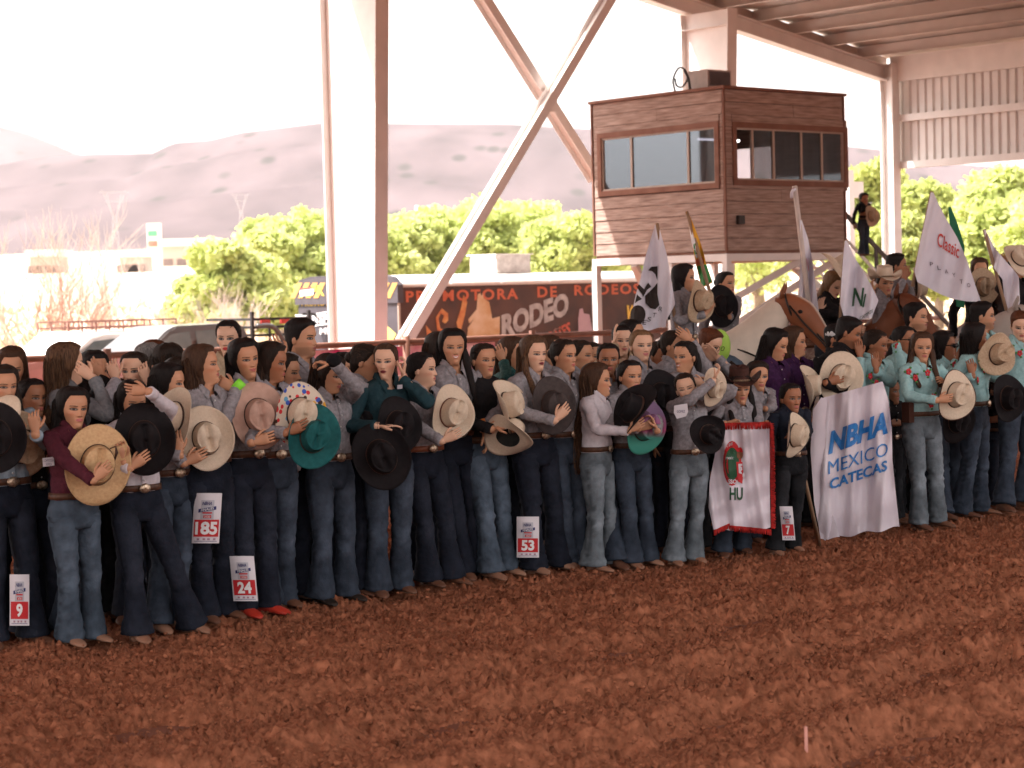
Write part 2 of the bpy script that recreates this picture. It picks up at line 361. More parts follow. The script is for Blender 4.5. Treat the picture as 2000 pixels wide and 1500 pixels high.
b = MB(); b.box(-.05, -.005, -5.7, -5.64, zw0, zeave+.35); b.build('conduit', M_cream, wallE, False)
# second slim post outside
e = abE('outer_post', 11.0, 6.5, -.3, label='white steel post with bracket standing just outside the corner column', cat='post')
b = MB(); b.box(-.09, .09, -.09, .09, 0, zw0+.35); b.build('post', M_cream, e, False); b = MB(); b.box(.09, .45, -.06, .06, zw0-.25, zw0+.1); b.build('bracket', M_cream, e, False)
# crossed braces in the end wall
def brace(p, q, bb, label):
    (a1, z1), (a2, z2) = onb(*p, bb), onb(*q, bb)
    e = abE('cross_brace', a1, bb, z1, label=label, cat='brace', group='crossed braces of the end wall')
    b = MB(); b.beam((0, 0, 0), (a2-a1, 0, z2-z1), .24, .02, (1, 0, 0)); 
    d = Vector((a2-a1, 0, z2-z1)).normalized(); nrm = Vector((-d.z, 0, d.x)); nrm *= (1 if nrm.x > 0 else -1)
    b2 = MB(); b2.beam(nrm*.0, Vector((a2-a1, 0, z2-z1)), .22, .012, (nrm.x, 0, nrm.z))
    b3 = MB()
    for s in (-.125, .125): b3.beam(Vector((0, s, 0)), Vector((a2-a1, s, z2-z1)), .014, .17, (nrm.x, 0, nrm.z))
    b2.build('brace_web', M_cream, e, False); b3.build('brace_flange', M_cream, e, False)
brace((905, -60), (1165, 352), BE-.10, 'upper left to lower right steel brace ending behind the booth')
brace((1222, -60), (788, 668), BE-.42, 'lower left to upper right steel brace crossing the other one')
a_, z_ = onb(1075, 197, BE-.26); e = abE('brace_plate', a_, BE-.26, z_, label='small joint plate where the two steel braces cross', cat='plate'); b = MB(); b.box(-.12, .12, -.05, .05, -.2, .2); b.build('plate', M_cream, e, False)

# ------------------------------------------------------------------ judges' booth on posts
M_wood = mat('booth_wood', (.24, .155, .125), rough=.75, base2=(.50, .37, .31), vscale=2.2, stretch=(1.2, 1.2, 16), detail=7, bump=.004, bscale=30)
M_woodtrim = mat('booth_trim', (.19, .085, .058), rough=.75, base2=(.26, .13, .09), vscale=4)
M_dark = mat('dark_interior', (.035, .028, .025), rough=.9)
M_alu = mat('window_aluminium', (.42, .33, .27), rough=.45, var=.05, spec=.5)
def glass(name, tint, gl):
    m = bpy.data.materials.new(name); m.use_nodes = True; n = m.node_tree; n.nodes.clear()
    o = n.nodes.new('ShaderNodeOutputMaterial'); g = n.nodes.new('ShaderNodeBsdfGlossy'); g.inputs['Roughness'].default_value = .04; g.inputs['Color'].default_value = (.8, .9, 1, 1)
    t = n.nodes.new('ShaderNodeBsdfTransparent'); t.inputs['Color'].default_value = (*tint, 1); mx = n.nodes.new('ShaderNodeMixShader'); mx.inputs[0].default_value = gl
    n.links.new(t.outputs[0], mx.inputs[1]); n.links.new(g.outputs[0], mx.inputs[2]); n.links.new(mx.outputs[0], o.inputs[0]); return m
M_glassL = glass('reflecting_glass', (.30, .30, .34), .13); M_glassR = glass('dark_glass', (.5, .5, .5), .10)
zb = at(1427.6, 489, 32.9).z; zt = at(1419.5, 173, 32.9).z; WA, WB = 2.94, 3.02
booth = abE('judges_booth', 0, 0, zb, label='brown wooden judges booth with sliding windows raised on white posts', cat='booth')
def lc(a, b_, z): return (a, b_, z-zb)
H = zt-zb
# left face lies in a=0, right face in b=0
def ona(px, py, a):
    r = ray(px, py); o = Vector((0, 0, CAMZ))-C0; t = (a-o.dot(A2))/r.dot(A2); p = o+r*t; return p.dot(B2), p.z-zb
wl = (ona(1399, 300, 0)[0], ona(1177, 300, 0)[0], ona(1399, 357, 0)[1], ona(1399, 248, 0)[1])
wr_ = (onb(1436, 300, 0)[0], onb(1646, 300, 0)[0], onb(1436, 351, 0)[1]-zb, onb(1436, 249, 0)[1]-zb)
rb = random.Random(3)
def boards(face, L, win, n=13):
    cuts0 = [0]
    for i in range(n):
        z0, z1 = H*i/n, H*(i+1)/n-.006
        segs = [(0.02, L-.02)]
        if win and z1 > win[2]-.09 and z0 < win[3]+.09: segs = [(0.02, win[0]-.09), (win[1]+.09, L-.02)]
        strips = []
        if len(segs) == 2:
            if z1 > win[3]+.10: strips.append((win[0]-.088, win[1]+.088, win[3]+.092, z1))
            if z0 < win[2]-.10: strips.append((win[0]-.088, win[1]+.088, z0, win[2]-.092))
        for s0, s1, q0, q1 in strips:
            b = MB(); (b.box(-.024, 0, s0, s1, q0, q1) if face == 'L' else b.box(s0, s1, -.024, 0, q0, q1)); b.build('board', M_wood, booth, False)
        for s0, s1 in segs:
            if s1-s0 < .04: continue
            cut = [s0, s1]
            if s1-s0 > 1.6: cut = [s0, s0+(s1-s0)*rb.uniform(.3, .7), s1]
            for u, v in zip(cut[:-1], cut[1:]):
                b = MB(); t = .022+rb.uniform(0, .006); u += .002; v -= .002
                if face == 'L': P = [(-t, u, z0), (-t, v, z0), (-t+.012, u, z1), (-t+.012, v, z1), (0, u, z0), (0, v, z0), (0, u, z1), (0, v, z1)]
                else: P = [(u, -t, z0), (v, -t, z0), (u, -t+.012, z1), (v, -t+.012, z1), (u, 0, z0), (v, 0, z0), (u, 0, z1), (v, 0, z1)]
                b.add(P, [(0, 1, 3, 2), (4, 6, 7, 5), (0, 4, 5, 1), (2, 3, 7, 6), (0, 2, 6, 4), (1, 5, 7, 3)]); b.build('board', M_wood, booth, False)
boards('L', WB, wl); boards('R', WA, wr_)
def wallpiece(face, L, win, t=.05):
    b = MB()
    def bx(u, v, z0, z1):
        if v-u < .01 or z1-z0 < .01: return
        if face == 'L': b.box(.003, t, u, v, z0, z1)
        elif face == 'R': b.box(u, v, .003, t, z0, z1)
        elif face == 'F': b.box(WA-t, WA, u, v, z0, z1)
        else: b.box(u, v, WB-t, WB, z0, z1)
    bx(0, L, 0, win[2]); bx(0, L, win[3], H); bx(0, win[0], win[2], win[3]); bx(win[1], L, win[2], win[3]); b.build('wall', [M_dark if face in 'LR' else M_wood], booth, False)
wallpiece('L', WB, wl); wallpiece('R', WA, wr_); wallpiece('F', WB, (1.55, 2.85, wr_[2]-.1, wr_[3]-.12)); wallpiece('K', WA, (1.0, 1.01, .5, .51))
b = MB(); b.box(-.06, WA+.06, -.06, WB+.06, H+.002, H+.05); b.build('roof', M_woodtrim, booth, False)
b = MB(); b.box(0, WA, 0, WB, -.05, -.003); b.build('floor', M_woodtrim, booth, False)
b = MB(); b.box(-.035, .0, -.035, -.0, 0, H); b.build('corner_trim', M_woodtrim, booth, False)
b = MB(); b.box(-.035, .0, WB, WB+.03, 0, H); b.build('corner_trim', M_woodtrim, booth, False)
b = MB(); b.box(WA-.0, WA+.03, -.035, 0, 0, H); b.build('corner_trim', M_woodtrim, booth, False)
def window(face, win, divs, G):
    u0, u1, z0, z1 = win
    def bx(b, p, q, d0, d1, a, c):
        if face == 'L': b.box(d0, d1, p, q, a, c)
        else: b.box(p, q, d0, d1, a, c)
    f = MB(); w_ = .09
    for (p, q, a, c) in ((u0-w_, u1+w_, z1, z1+w_), (u0-w_, u1+w_, z0-w_, z0), (u0-w_, u0, z0, z1), (u1, u1+w_, z0, z1)): bx(f, p, q, -.045, -.001, a, c)
    f = f.build('window_frame', M_woodtrim, booth, False)
    al = MB(); w_ = .028
    for (p, q, a, c) in ((u0, u1, z1-w_, z1), (u0, u1, z0, z0+w_), (u0, u0+w_, z0+w_, z1-w_), (u1-w_, u1, z0+w_, z1-w_)): bx(al, p, q, -.02, .03, a, c)
    for d in divs: bx(al, d-.022, d+.022, -.018, .028, z0+w_, z1-w_)
    al.build('sash', M_alu, f, False)
    ed = sorted([u0+w_]+list(divs)+[u1-w_])
    for i in range(len(ed)-1):
        if face == 'R' and i == 0: continue
        g = MB(); bx(g, ed[i]+.02, ed[i+1]-.02, .004, .010, z0+w_, z1-w_); g.build('pane', G, f, False)
window('L', wl, [ona(1345, 300, 0)[0], ona(1234, 300, 0)[0]], M_glassL)
window('R', wr_, [onb(x, 300, 0)[0] for x in (1469, 1510, 1564, 1604)], M_glassR)
M_tube = bpy.data.materials.new('fluorescent_tube'); M_tube.use_nodes = True; M_tube.node_tree.nodes['Principled BSDF'].inputs['Emission Color'].default_value = (1, .95, .9, 1); M_tube.node_tree.nodes['Principled BSDF'].inputs['Emission Strength'].default_value = 1.5
b = MB(); b.tube([(.45, 1.0, wr_[3]-.11+.0), (1.45, 1.0, wr_[3]-.11)], .02, 8); b.build('ceiling_light', M_tube, booth)
b = MB(); b.box(.22, .36, -.09, -.03, .42, .56); b.build('electric_box', cm('blk', (.03, .025, .025), rough=.5), booth, False)
# steel under-frame
b = MB(); b.box(-.05, WA+.05, -.05, .05, -.17, -.052); b.box(-.05, .05, .05, WB, -.17, -.052); b.box(-.05, WA+.05, WB-.05, WB+.05, -.17, -.052); b.box(WA-.05, WA+.05, .05, WB-.05, -.17, -.052)
b.build('base_frame', M_cream, booth, False)
for a, bb in ((0, 0), (0, WB), (WA, WB), (WA-.02, 0.02), (.02, 1.25)):
    b = MB(); b.box(a-.055, a+.055, bb-.055, bb+.055, -zb-.05, -.171); b.build('post', M_cream, booth, False)
    b = MB(); b.box(a-.062, a+.062, bb-.062, bb+.062, -zb-.05, -zb+1.05); b.build('post_sleeve', cm('rustpaint', (.25, .09, .05), rough=.7), booth, False)
for p, q in (((WA*.62, 0.0, -.17), (WA*.1, 1.9, -1.5)), ((.0, 2.1, -.17), (1.3, 2.6, -1.5)), ((WA*.97, .1, -.17), (WA*.55, 1.9, -1.5))):
    b = MB(); b.beam(p, q, .11, .11); b.build('strut', M_cream, booth, False)
# cooler and cable hoop on the booth roof
c = abE('rooftop_cooler', .60, .85, zt+.05, label='grey louvred cooler box standing on the booth roof', cat='cooler')
b = MB(); b.box(-.28, .28, -.22, .22, .05, .34); b.build('casing', cm('coolcase', (.45, .38, .34), rough=.6), c, False)
b = MB(); b.box(-.24, .24, -.235, -.221, .08, .31)
for k in range(6): b.box(-.24, .24, -.245, -.236, .09+k*.036, .106+k*.036)
b.build('louvre', cm('louv', (.12, .10, .10), rough=.6), c, False); b = MB(); b.box(-.2, .2, -.18, .18, 0, .048); b.build('foot', M_woodtrim, c, False)
c = abE('cable_hoop', .06, .98, zt+.05, label='black looped hose standing on the left side of the booth roof', cat='hose')
b = MB(); b.tube(curve([(-.02, .12, 0), (-.02, .16, .2), (0, .05, .38), (0, -.1, .33), (0, -.14, .18), (0, -.02, .07), (0, .1, .1), (0, .14, .22)], 30), .016, 8); b.tube(curve([(0, -.08, .33), (0, -.16, .2), (0, -.2, 0)], 10), .022, 8); b.build('hose', cm('blk', (.03, .025, .025)), c)
# stairs on the right of the booth
st = abE('booth_stairs', WA+.15, 1.6, 0, label='steel stairway with dark handrails climbing to the booth from the right', cat='stairs')
M_rail = cm('darkrail', (.05, .03, .025), rough=.5)
n = 13; zt_ = zb-.1
b = MB(); b.box(0, .95, -.5, .5, zt_-.06, zt_); b.build('landing', M_cream, st, False)
for k in range(n):
    b = MB(); b.box(.95+k*.27, 1.24+k*.27, -.46, .46, zt_-(k+1)*zt_/n-.02, zt_-(k+1)*zt_/n+.02); b.build('step', M_cream, st, False)
for s in (-.5, .5):
    b = MB(); b.beam((.95, s, zt_-.1), (.95+n*.27, s, -.05), .05, .2); b.build('stringer', M_cream, st, False)
    b = MB(); b.beam((.0, s, zt_+.95), (.97, s, zt_+.95), .05, .06); b.beam((.95, s, zt_+.95), (.95+n*.27, s, .95), .05, .07); b.build('handrail', M_rail, st, False)
    b = MB(); b.beam((.95, s, zt_+.5), (.95+n*.27, s, .5), .04, .04); b.beam((.95, s, zt_+.25), (.95+n*.27, s, .25), .04, .04); b.build('mid_rail', M_cream, st, False)
    for k in (0, 1, 2, 3): b = MB(); x = .97+k*1.1; z = zt_-(k*1.1)/(n*.27)*zt_; b.box(x-.025, x+.025, s-.025, s+.025, z, z+.93); b.build('baluster', M_rail, st, False)

# ------------------------------------------------------------------ pipe fence
M_pipe = mat('rusty_pipe', (.20, .085, .055), rough=.6, base2=(.30, .15, .11), vscale=3, metal=.2)
bf = 1.75; az, zf = onb(700, 672, bf)
fe = abE('pipe_fence', 0, bf, 0, label='rusty brown pipe rail fence running behind the crowd', cat='fence')
for z, nm, r_ in ((zf, 'top_rail', .045), (zf-.33, 'rail', .03), (zf-.66, 'rail', .03), (zf-.99, 'rail', .03)):
    b = MB(); b.tube([(x, 0, z) for x in np.linspace(-26, 7.9, 30)], r_, 8); b.build(nm, M_pipe, fe)
for k, a in enumerate(np.arange(-25.6, 7.9, 2.55)):
    b = MB(); b.tube([(a, .0, -.1), (a, 0, zf+.09)], .055, 10); b.build('fence_post', M_pipe, fe)
    b = MB(); b.tube([(a+.45, 0, zf+.03), (a+.5, 0, zf+.10), (a+.62, 0, zf+.10), (a+.67, 0, zf+.03)], .012, 6); b.build('loop', M_pipe, fe)
pk = abE('pink_banner', az+1.3, bf+.25, zf-.35, label='pink and white cloth banner tied low behind the pipe fence', cat='banner')
b = MB(); xs = np.linspace(-2.2, 1.6, 40); b.grid(np.array([[(x, .03*math.sin(x*9)+.01*j, .28-j*.09) for x in xs] for j in range(6)]), closed=False); b.build('cloth', mat('pinkcloth', (.55, .03, .16), base2=(.8, .6, .6), vscale=3, rough=.7), pk)
# ------------------------------------------------------------------ flat lettering
FONT_CACHE = {}
def text_geo(s, bold=0.0, spacing=1.0):
    key = (s, bold, spacing)
    if key not in FONT_CACHE:
        c = bpy.data.curves.new('txt', 'FONT'); c.body = s; c.size = 1.0; c.offset = bold; c.space_character = spacing; c.align_x = 'CENTER'; c.resolution_u = 3; c.fill_mode = 'BOTH'
        o = bpy.data.objects.new('txt', c); COL.objects.link(o); bpy.context.view_layer.update()
        me = bpy.data.meshes.new_from_object(o); bm = bmesh.new(); bm.from_mesh(me)
        bmesh.ops.triangulate(bm, faces=bm.faces)
        for _ in range(2):
            le = [e_ for e_ in bm.edges if e_.calc_length() > .22]
            if le: bmesh.ops.subdivide_edges(bm, edges=le, cuts=1); bmesh.ops.triangulate(bm, faces=bm.faces)
        V = np.array([v.co[:2] for v in bm.verts]); T = np.array([[v.index for v in f.verts] for f in bm.faces]); bm.free()
        COL.objects.unlink(o); bpy.data.objects.remove(o); bpy.data.meshes.remove(me)
        V[:, 1] -= V[:, 1].min(); FONT_CACHE[key] = (V, T)
    return FONT_CACHE[key]
def lettering(s, mapf, u0, v0, w_, h_, m, parent, bold=.0, shear=0., rise=0., name='lettering', spacing=1.0):
    """text box centred at u0, base v0, width w_, height h_ in surface coordinates; mapf(U,V)->Nx3"""
    V, T = text_geo(s, bold, spacing); x = V[:, 0]; x = (x-x.min())/(x.max()-x.min())-.5; y = V[:, 1]/V[:, 1].max()
    U = u0+x*w_+y*shear; W = v0+y*h_+x*rise
    b = MB(); b.add(mapf(U, W), tris=T); return b.build(name, m, parent, False)
def shape2d(poly, mapf, m, parent, name='emblem', sub=0.1):
    bm = bmesh.new(); vs_ = [bm.verts.new((p[0], p[1], 0)) for p in poly]; bm.faces.new(vs_); bmesh.ops.triangulate(bm, faces=bm.faces)
    for _ in range(4):
        le = [e_ for e_ in bm.edges if e_.calc_length() > sub]
        if le: bmesh.ops.subdivide_edges(bm, edges=le, cuts=1); bmesh.ops.triangulate(bm, faces=bm.faces)
    V = np.array([v.co[:2] for v in bm.verts]); T = np.array([[v.index for v in f.verts] for f in bm.faces]); bm.free()
    b = MB(); b.add(mapf(V[:, 0], V[:, 1]), tris=T); return b.build(name, m, parent, False)
def ell(cx, cy, rx, ry, n=20, a0=0, a1=2*math.pi):
    return [(cx+rx*math.cos(a0+(a1-a0)*i/n), cy+ry*math.sin(a0+(a1-a0)*i/n)) for i in range(n)]
def ink(n, c, rough=.6): return cm('ink_'+n, c, rough=rough, var=.05)
M_white = mat('white_paint', (.72, .68, .64), rough=.35, var=.05, spec=.5, coat=.3)
# ------------------------------------------------------------------ horse trailer behind the end wall
a0t, bt = onb(780, 600, 7.2)[0], 7.2
LT, WT = 8.9, 3.15
ztr = onb(785, 536, bt)[1]; zbr = .15
tr = abE('horse_trailer', a0t, bt, -.3, label='long dark horse trailer with white rounded roof and rodeo lettering on its side', cat='trailer')
Ht = ztr+.3-.24
M_trail = mat('trailer_wrap', (.042, .022, .018), rough=.55, base2=(.11, .045, .03), vscale=1.4, detail=6)
M_end = mat('trailer_nose', (.075, .065, .075), rough=.5, var=.1)
b = MB(); b.box(0, LT, 0, WT, .45, Ht); b.build('body', M_trail, tr, False)
G = []
for x in (-.0, LT+.02):
    G.append([(x, WT/2-(WT/2+.03)*math.cos(t)*1.0, Ht+.005+.24*math.sin(t)**.6) for t in np.linspace(0.0, math.pi, 15)])
b = MB(); b.grid(np.array(G), closed=True); b.build('roof', M_white, tr, True)
for x in np.arange(1.2, LT, 1.25): b = MB(); b.grid(np.array([[(xx, WT/2-(WT/2+.045)*math.cos(t), Ht+.01+.25*math.sin(t)**.6) for t in np.linspace(0.03, math.pi-.03, 13)] for xx in (x, x+.03)]), closed=False); b.build('roof_rib', M_white, tr)
# nose cap
G = [[(-.04, y, z) for y, z in ((-.05, Ht-.28), (-.05, Ht+.05), (.12, Ht+.2), (.5, Ht+.26), (WT-.5, Ht+.26), (WT-.12, Ht+.2), (WT+.05, Ht+.05), (WT+.05, Ht-.28))]]
G.append([(x_+.10, y, z) for x_, y, z in G[0]]); G[0] = [(x_-.03, y, z) for x_, y, z in G[0]]
b = MB(); b.grid(np.array(G), closed=True); b.build('nose_cap', M_end, tr, False)
b = MB(); b.box(-.035, -.0, .01, WT-.01, .45, Ht-.285); b.build('nose_panel', M_end, tr, False)
b = MB(); b.box(-.045, .0, -.03, .0, .45, Ht+.02); b.build('corner_strip', M_alu, tr, False)
def mside(U, V): return np.stack([U, np.full_like(U, -.006), V], -1)
def mend(off=-.045): return lambda U, V: np.stack([np.full_like(U, off), U, V], -1)
def su(px): return onb(px, 600, bt)[0]-a0t
def sz(px, py): return onb(px, py, bt)[1]+.3
org = ink('orange', (.55, .13, .06)); yel = ink('yellow', (.75, .50, .08)); gry = mat('ink_silver', (.28, .25, .24), base2=(.5, .45, .43), vscale=6, rough=.5)
for s, x0, x1 in (('PROMOTORA', 793, 1012), ('DE', 1050, 1088), ('RODEOS', 1122, 1250)):
    u0, u1 = su(x0), su(x1); lettering(s, mside, (u0+u1)/2, sz((x0+x1)/2, 592-.042*((x0+x1)/2-793)), u1-u0, .21, org, tr, bold=.03, spacing=1.25)
def mside2(U, V): return np.stack([U, np.full_like(U, -.012), V], -1)
V0 = (su(978)+su(1110))/2
lettering('RODEO', mside2, V0, sz(1045, 638), su(1110)-su(978), .46, gry, tr, bold=.05, rise=.42)
lettering('CIONES', mside2, (su(1045)+su(1112))/2, sz(1080, 668), su(1112)-su(1045), .24, ink('red2', (.5, .1, .06)), tr, bold=.03, rise=.3)
lettering('W', mside2, su(1230), sz(1230, 625), .3, .3, yel, tr, bold=.05, shear=.06)
tan = mat('ink_tan', (.50, .28, .12), base2=(.66, .50, .36), vscale=3)
def P(pts, name='mural_figure', m=tan, f=mside2): return shape2d([(su(x), sz(x, y)) for x, y in pts], f, m, tr, name)
P([(910, 660), (912, 640), (925, 622), (915, 632), (913, 624), (930, 604), (933, 575), (938, 572), (940, 578), (943, 573), (944, 582), (955, 590), (960, 622), (975, 618), (974, 650), (970, 660)])
fl = mat('ink_flame', (.45, .10, .04), base2=(.65, .36, .14), vscale=5)
P([(832, 660), (830, 635), (842, 650), (855, 655), (868, 660)], 'mural_flame', fl)
P([(852, 645), (850, 620), (862, 602), (874, 612), (874, 626), (868, 632), (862, 628), (866, 616), (860, 612), (855, 622), (858, 640), (868, 648)], 'mural_flame', fl)
P([(895, 655), (890, 630), (900, 600), (905, 575), (912, 590), (907, 615), (900, 640)], 'mural_flame', fl)
P([(1128, 650), (1128, 622), (1131, 604), (1137, 602), (1139, 612), (1150, 614), (1156, 650)], 'mural_figure', ink('pinkman', (.45, .3, .33)))
# end face graphics
def eu(px): return ona2(px)
def onend(px, py):
    r = ray(px, py); o = Vector((0, 0, CAMZ))-C0; t = (a0t-o.dot(A2))/r.dot(A2); p = o+r*t; return p.dot(B2)-bt, p.z+.3
def PE(pts, m, name, off=-.05): return shape2d([onend(x, y) for x, y in pts], mend(off), m, tr, name)
stripe = ink('amber', (.60, .33, .10))
for x in (577, 592, 607, 622, 748, 763): PE([(x-4, 582), (x+6, 582), (x+20, 552), (x+10, 552)], stripe, 'warning_stripe', -.078)
PE([(592, 567), (620, 564), (619, 576), (593, 579)], ink('platewhite', (.7, .66, .66)), 'plate', -.085)
PE([(593, 563), (617, 560), (617, 563), (593, 566)], ink('red3', (.6, .1, .08)), 'plate_stripe', -.085)
def EL(s, x0, x1, ybase, h, m, bold=.04, off=-.05):
    u0, v0 = onend(x0, ybase); u1, v1 = onend(x1, ybase-(x1-x0)*.0)
    # surface u grows to the left in view, so mirror
    V_, T_ = text_geo(s, bold, 1.1); xx = V_[:, 0]; xx = (xx-xx.min())/(xx.max()-xx.min()); yy = V_[:, 1]/V_[:, 1].max()
    bb = MB(); bb.add(np.stack([np.full(len(xx), off), u0+(u1-u0)*xx, v0+yy*h], -1), tris=T_); bb.build('lettering', m, tr, False)
wh = ink('white', (.75, .72, .72))
EL('PROMOTORA DE RODEOS', 593, 757, 598, .09, yel); EL('PR', 614, 640, 578, .20, yel, off=-.08)
PE([(580, 619), (642, 608), (643, 611), (580, 622)], wh, 'white_line'); EL('TRANSPORTANDO', 581, 735, 632, .18, wh)
PE([(600, 637), (643, 631), (643, 634), (600, 640)], wh, 'white_line'); EL('LO MEJOR', 596, 690, 657, .17, wh)
PE([(748, 625), (778, 652), (772, 664), (748, 668)], ink('amber2', (.70, .52, .16)), 'yellow_arrow')
ax = abE('trailer_cooler', su(1058)+a0t, bt+1.2, ztr, label='boxy white vent unit on the roof of the horse trailer', cat='cooler')
b = MB(); b.box(-.45, .45, -.4, .4, .0, .36); b.build('casing', mat('ventwhite', (.6, .55, .52), base2=(.4, .35, .33), vscale=9), ax, False); b = MB(); b.box(-.5, .5, -.45, .45, .361, .38); b.build('lid', M_white, ax, False)
for sgn in range(3):
    for y in (.15, WT-.35):
        b = MB(); b.tube([(4.2+sgn*.85, y, .38), (4.2+sgn*.85, y+.2, .38)], .38, 20); b.build('wheel', cm('rubber', (.02, .02, .02)), tr)
pl = abE('black_pole', su(1092)+a0t, 6.2, -.3, label='thin black pole standing in front of the rodeo trailer', cat='pole'); b = MB(); b.tube([(0, 0, 0), (0, 0, onb(1094, 553, 6.2)[1]+.3)], .045, 8); b.build('pole', cm('blk', (.03, .025, .025)), pl)

# ------------------------------------------------------------------ vehicles left of the trailer
M_rub = cm('rubber', (.02, .02, .02)); M_autoglass = mat('auto_glass', (.12, .14, .14), rough=.1, var=.1, spec=.8)
def vehicle(name, loc, rz, paint, prof, W_, glassp, label, cat, L_, extra=None):
    """prof: side outline polygon (x,z) front at -x"""
    e = empty(name, loc, rz, label, cat)
    def slab(poly, y0, y1, nm, m, par=e, inset=0.0, top=None):
        bm = bmesh.new()
        def yy(z, y): return y*(1-(max(0, z-(top or 9))*.28))
        f0 = [bm.verts.new((x, yy(z, y0), z)) for x, z in poly]; f1 = [bm.verts.new((x, yy(z, y1), z)) for x, z in poly]
        bm.faces.new(f0[::-1]); bm.faces.new(f1); k = len(poly)
        for i in range(k): bm.faces.new((f0[i], f0[(i+1) % k], f1[(i+1) % k], f1[i]))
        bmesh.ops.recalc_face_normals(bm, faces=bm.faces)
        if inset: bmesh.ops.bevel(bm, geom=bm.edges, offset=inset, segments=2, affect='EDGES')
        me = bpy.data.meshes.new(nm); bm.to_mesh(me); bm.free(); me.materials.append(m); o = bpy.data.objects.new(nm, me); COL.objects.link(o); o.parent = par; return o
    slab(prof, -W_/2, W_/2, 'body', paint, inset=.03, top=1.05)
    for i, gp in enumerate(glassp):
        for s in (-1, 1):
            b = MB(); k = len(gp); c = (sum(p[0] for p in gp)/k, sum(p[1] for p in gp)/k)
            yv = lambda z: s*(W_/2*(1-max(0, z-1.05)*.28)+.012)
            V_ = [(x, yv(z), z) for x, z in gp]+[(c[0], yv(c[1]), c[1])]; b.add(V_, tris=[(k, i_, (i_+1) % k) for i_ in range(k)]); b.build('side_window', M_autoglass, e, False)
    for x in (-L_*.31, L_*.30):
        for s in (-1, 1):
            b = MB(); b.tube([(x, s*(W_/2-.22), .38), (x, s*(W_/2+.01), .38)], .38, 24); o = b.build('wheel', M_rub, e)
            b = MB(); b.tube([(x, s*(W_/2+.012), .38), (x, s*(W_/2+.02), .38)], .22, 16); b.build('rim', M_alu, o)
    for s in (-1, 1):
        b = MB(); b.blob((-L_/2+.06, s*(W_/2-.25), .82), (.07, .2, .10)); b.build('headlight', cm('lamp', (.6, .6, .6), rough=.2), e)
        b = MB(); b.box(L_/2-.03, L_/2+.015, s*(W_/2-.12)-.06, s*(W_/2-.12)+.06, .8, 1.15); b.build('tail_light', ink('tail', (.4, .02, .02)), e, False)
    b = MB(); b.box(-L_/2-.02, -L_/2+.03, -.5, .5, .62, .92)
    for k in range(4): b.box(-L_/2-.035, -L_/2-.021, -.5, .5, .65+k*.07, .67+k*.07)
    b.build('grille', cm('blk', (.03, .025, .025)), e, False)
    b = MB(); b.box(-L_/2-.06, -L_/2+.02, -W_/2+.05, W_/2-.05, .42, .6); b.build('bumper', M_alu, e, False)
    return e
zg0 = -.3
truckprof = [(-2.75, .45), (-2.8, .95), (-2.55, 1.12), (-1.45, 1.20), (-.75, 1.72), (-.55, 1.80), (.75, 1.82), (.95, 1.74), (1.05, 1.18), (2.7, 1.18), (2.75, .45)]
sil = mat('silver_paint', (.11, .10, .10), rough=.3, var=.04, metal=.35, spec=.5, coat=.4)
tl = at(352, 660, 38.3)
tk = vehicle('pickup_truck', (tl.x, tl.y, zg0), RZ, sil, truckprof, 1.85, [[(-1.28, 1.2), (-.68, 1.66), (-.28, 1.70), (-.28, 1.2)], [(-.16, 1.2), (-.16, 1.70), (.55, 1.72), (.68, 1.2)]], 'silver double cab pickup with black bed rack parked beyond the fence', 'pickup', 5.5)
b = MB()
for z in (1.25, 1.4, 1.55, 1.7, 1.85): b.box(1.05, 2.4, -.8, -.77, z, z+.05); b.box(1.1, 1.14, -.77, .8, z, z+.05)
for x in (1.08, 2.38): b.box(x-.03, x+.03, -.83, -.77, 1.15, 2.02)
for x in (1.5, 1.9): b.box(x-.02, x+.02, -.77, -.74, 1.2, 1.9)
b.build('bed_rack', cm('blk', (.03, .025, .025)), tk, False)
b = MB(); b.tube(curve([(1.12, -.88, 1.75), (1.5, -.88, 1.72), (1.75, -.88, 1.4), (1.8, -.88, 1.15)], 14), .05, 8); b.build('roll_bar', sil, tk)
b = MB(); b.tube(curve([(2.3, -.7, 1.95), (2.7, -.7, 1.9), (3.1, -.7, 1.6), (3.25, -.7, 1.2)], 14), .025, 8); b.build('hoop_bar', cm('blk', (.03, .025, .025)), tk)
for x in (1.25, 1.7, 2.05): b = MB(); b.box(x, x+.2, -.85, -.80, 1.78, 1.86); b.build('lamp', ink('redlamp', (.5, .06, .05)), tk, False)
suvprof = [(-2.3, .4), (-2.35, .9), (-2.1, 1.05), (-1.2, 1.12), (-.5, 1.58), (-.2, 1.64), (1.5, 1.62), (2.1, 1.1), (2.25, 1.0), (2.25, .4)]
p = at(180, 660, 41.5); vehicle('white_car', (p.x, p.y, zg0), RZ, M_white, suvprof, 1.8, [[(-.95, 1.12), (-.42, 1.5), (.1, 1.54), (.1, 1.12)], [(.2, 1.12), (.2, 1.54), (1.3, 1.52), (1.6, 1.12)]], 'white car parked behind the front of the silver pickup', 'car', 4.5)
p = at(90, 700, 34.5); brn = mat('maroon_paint', (.32, .16, .14), rough=.35, coat=.4, var=.05)
jp = vehicle('maroon_truck', (p.x, p.y, zg0), RZ, brn, [(-2.2, .45), (-2.25, 1.15), (-2.0, 1.28), (-.8, 1.32), (-.6, 1.36), (1.9, 1.34), (2.0, .45)], 1.8, [], 'low dark red vehicle hood with black grille bars at the far left', 'truck', 4.4)
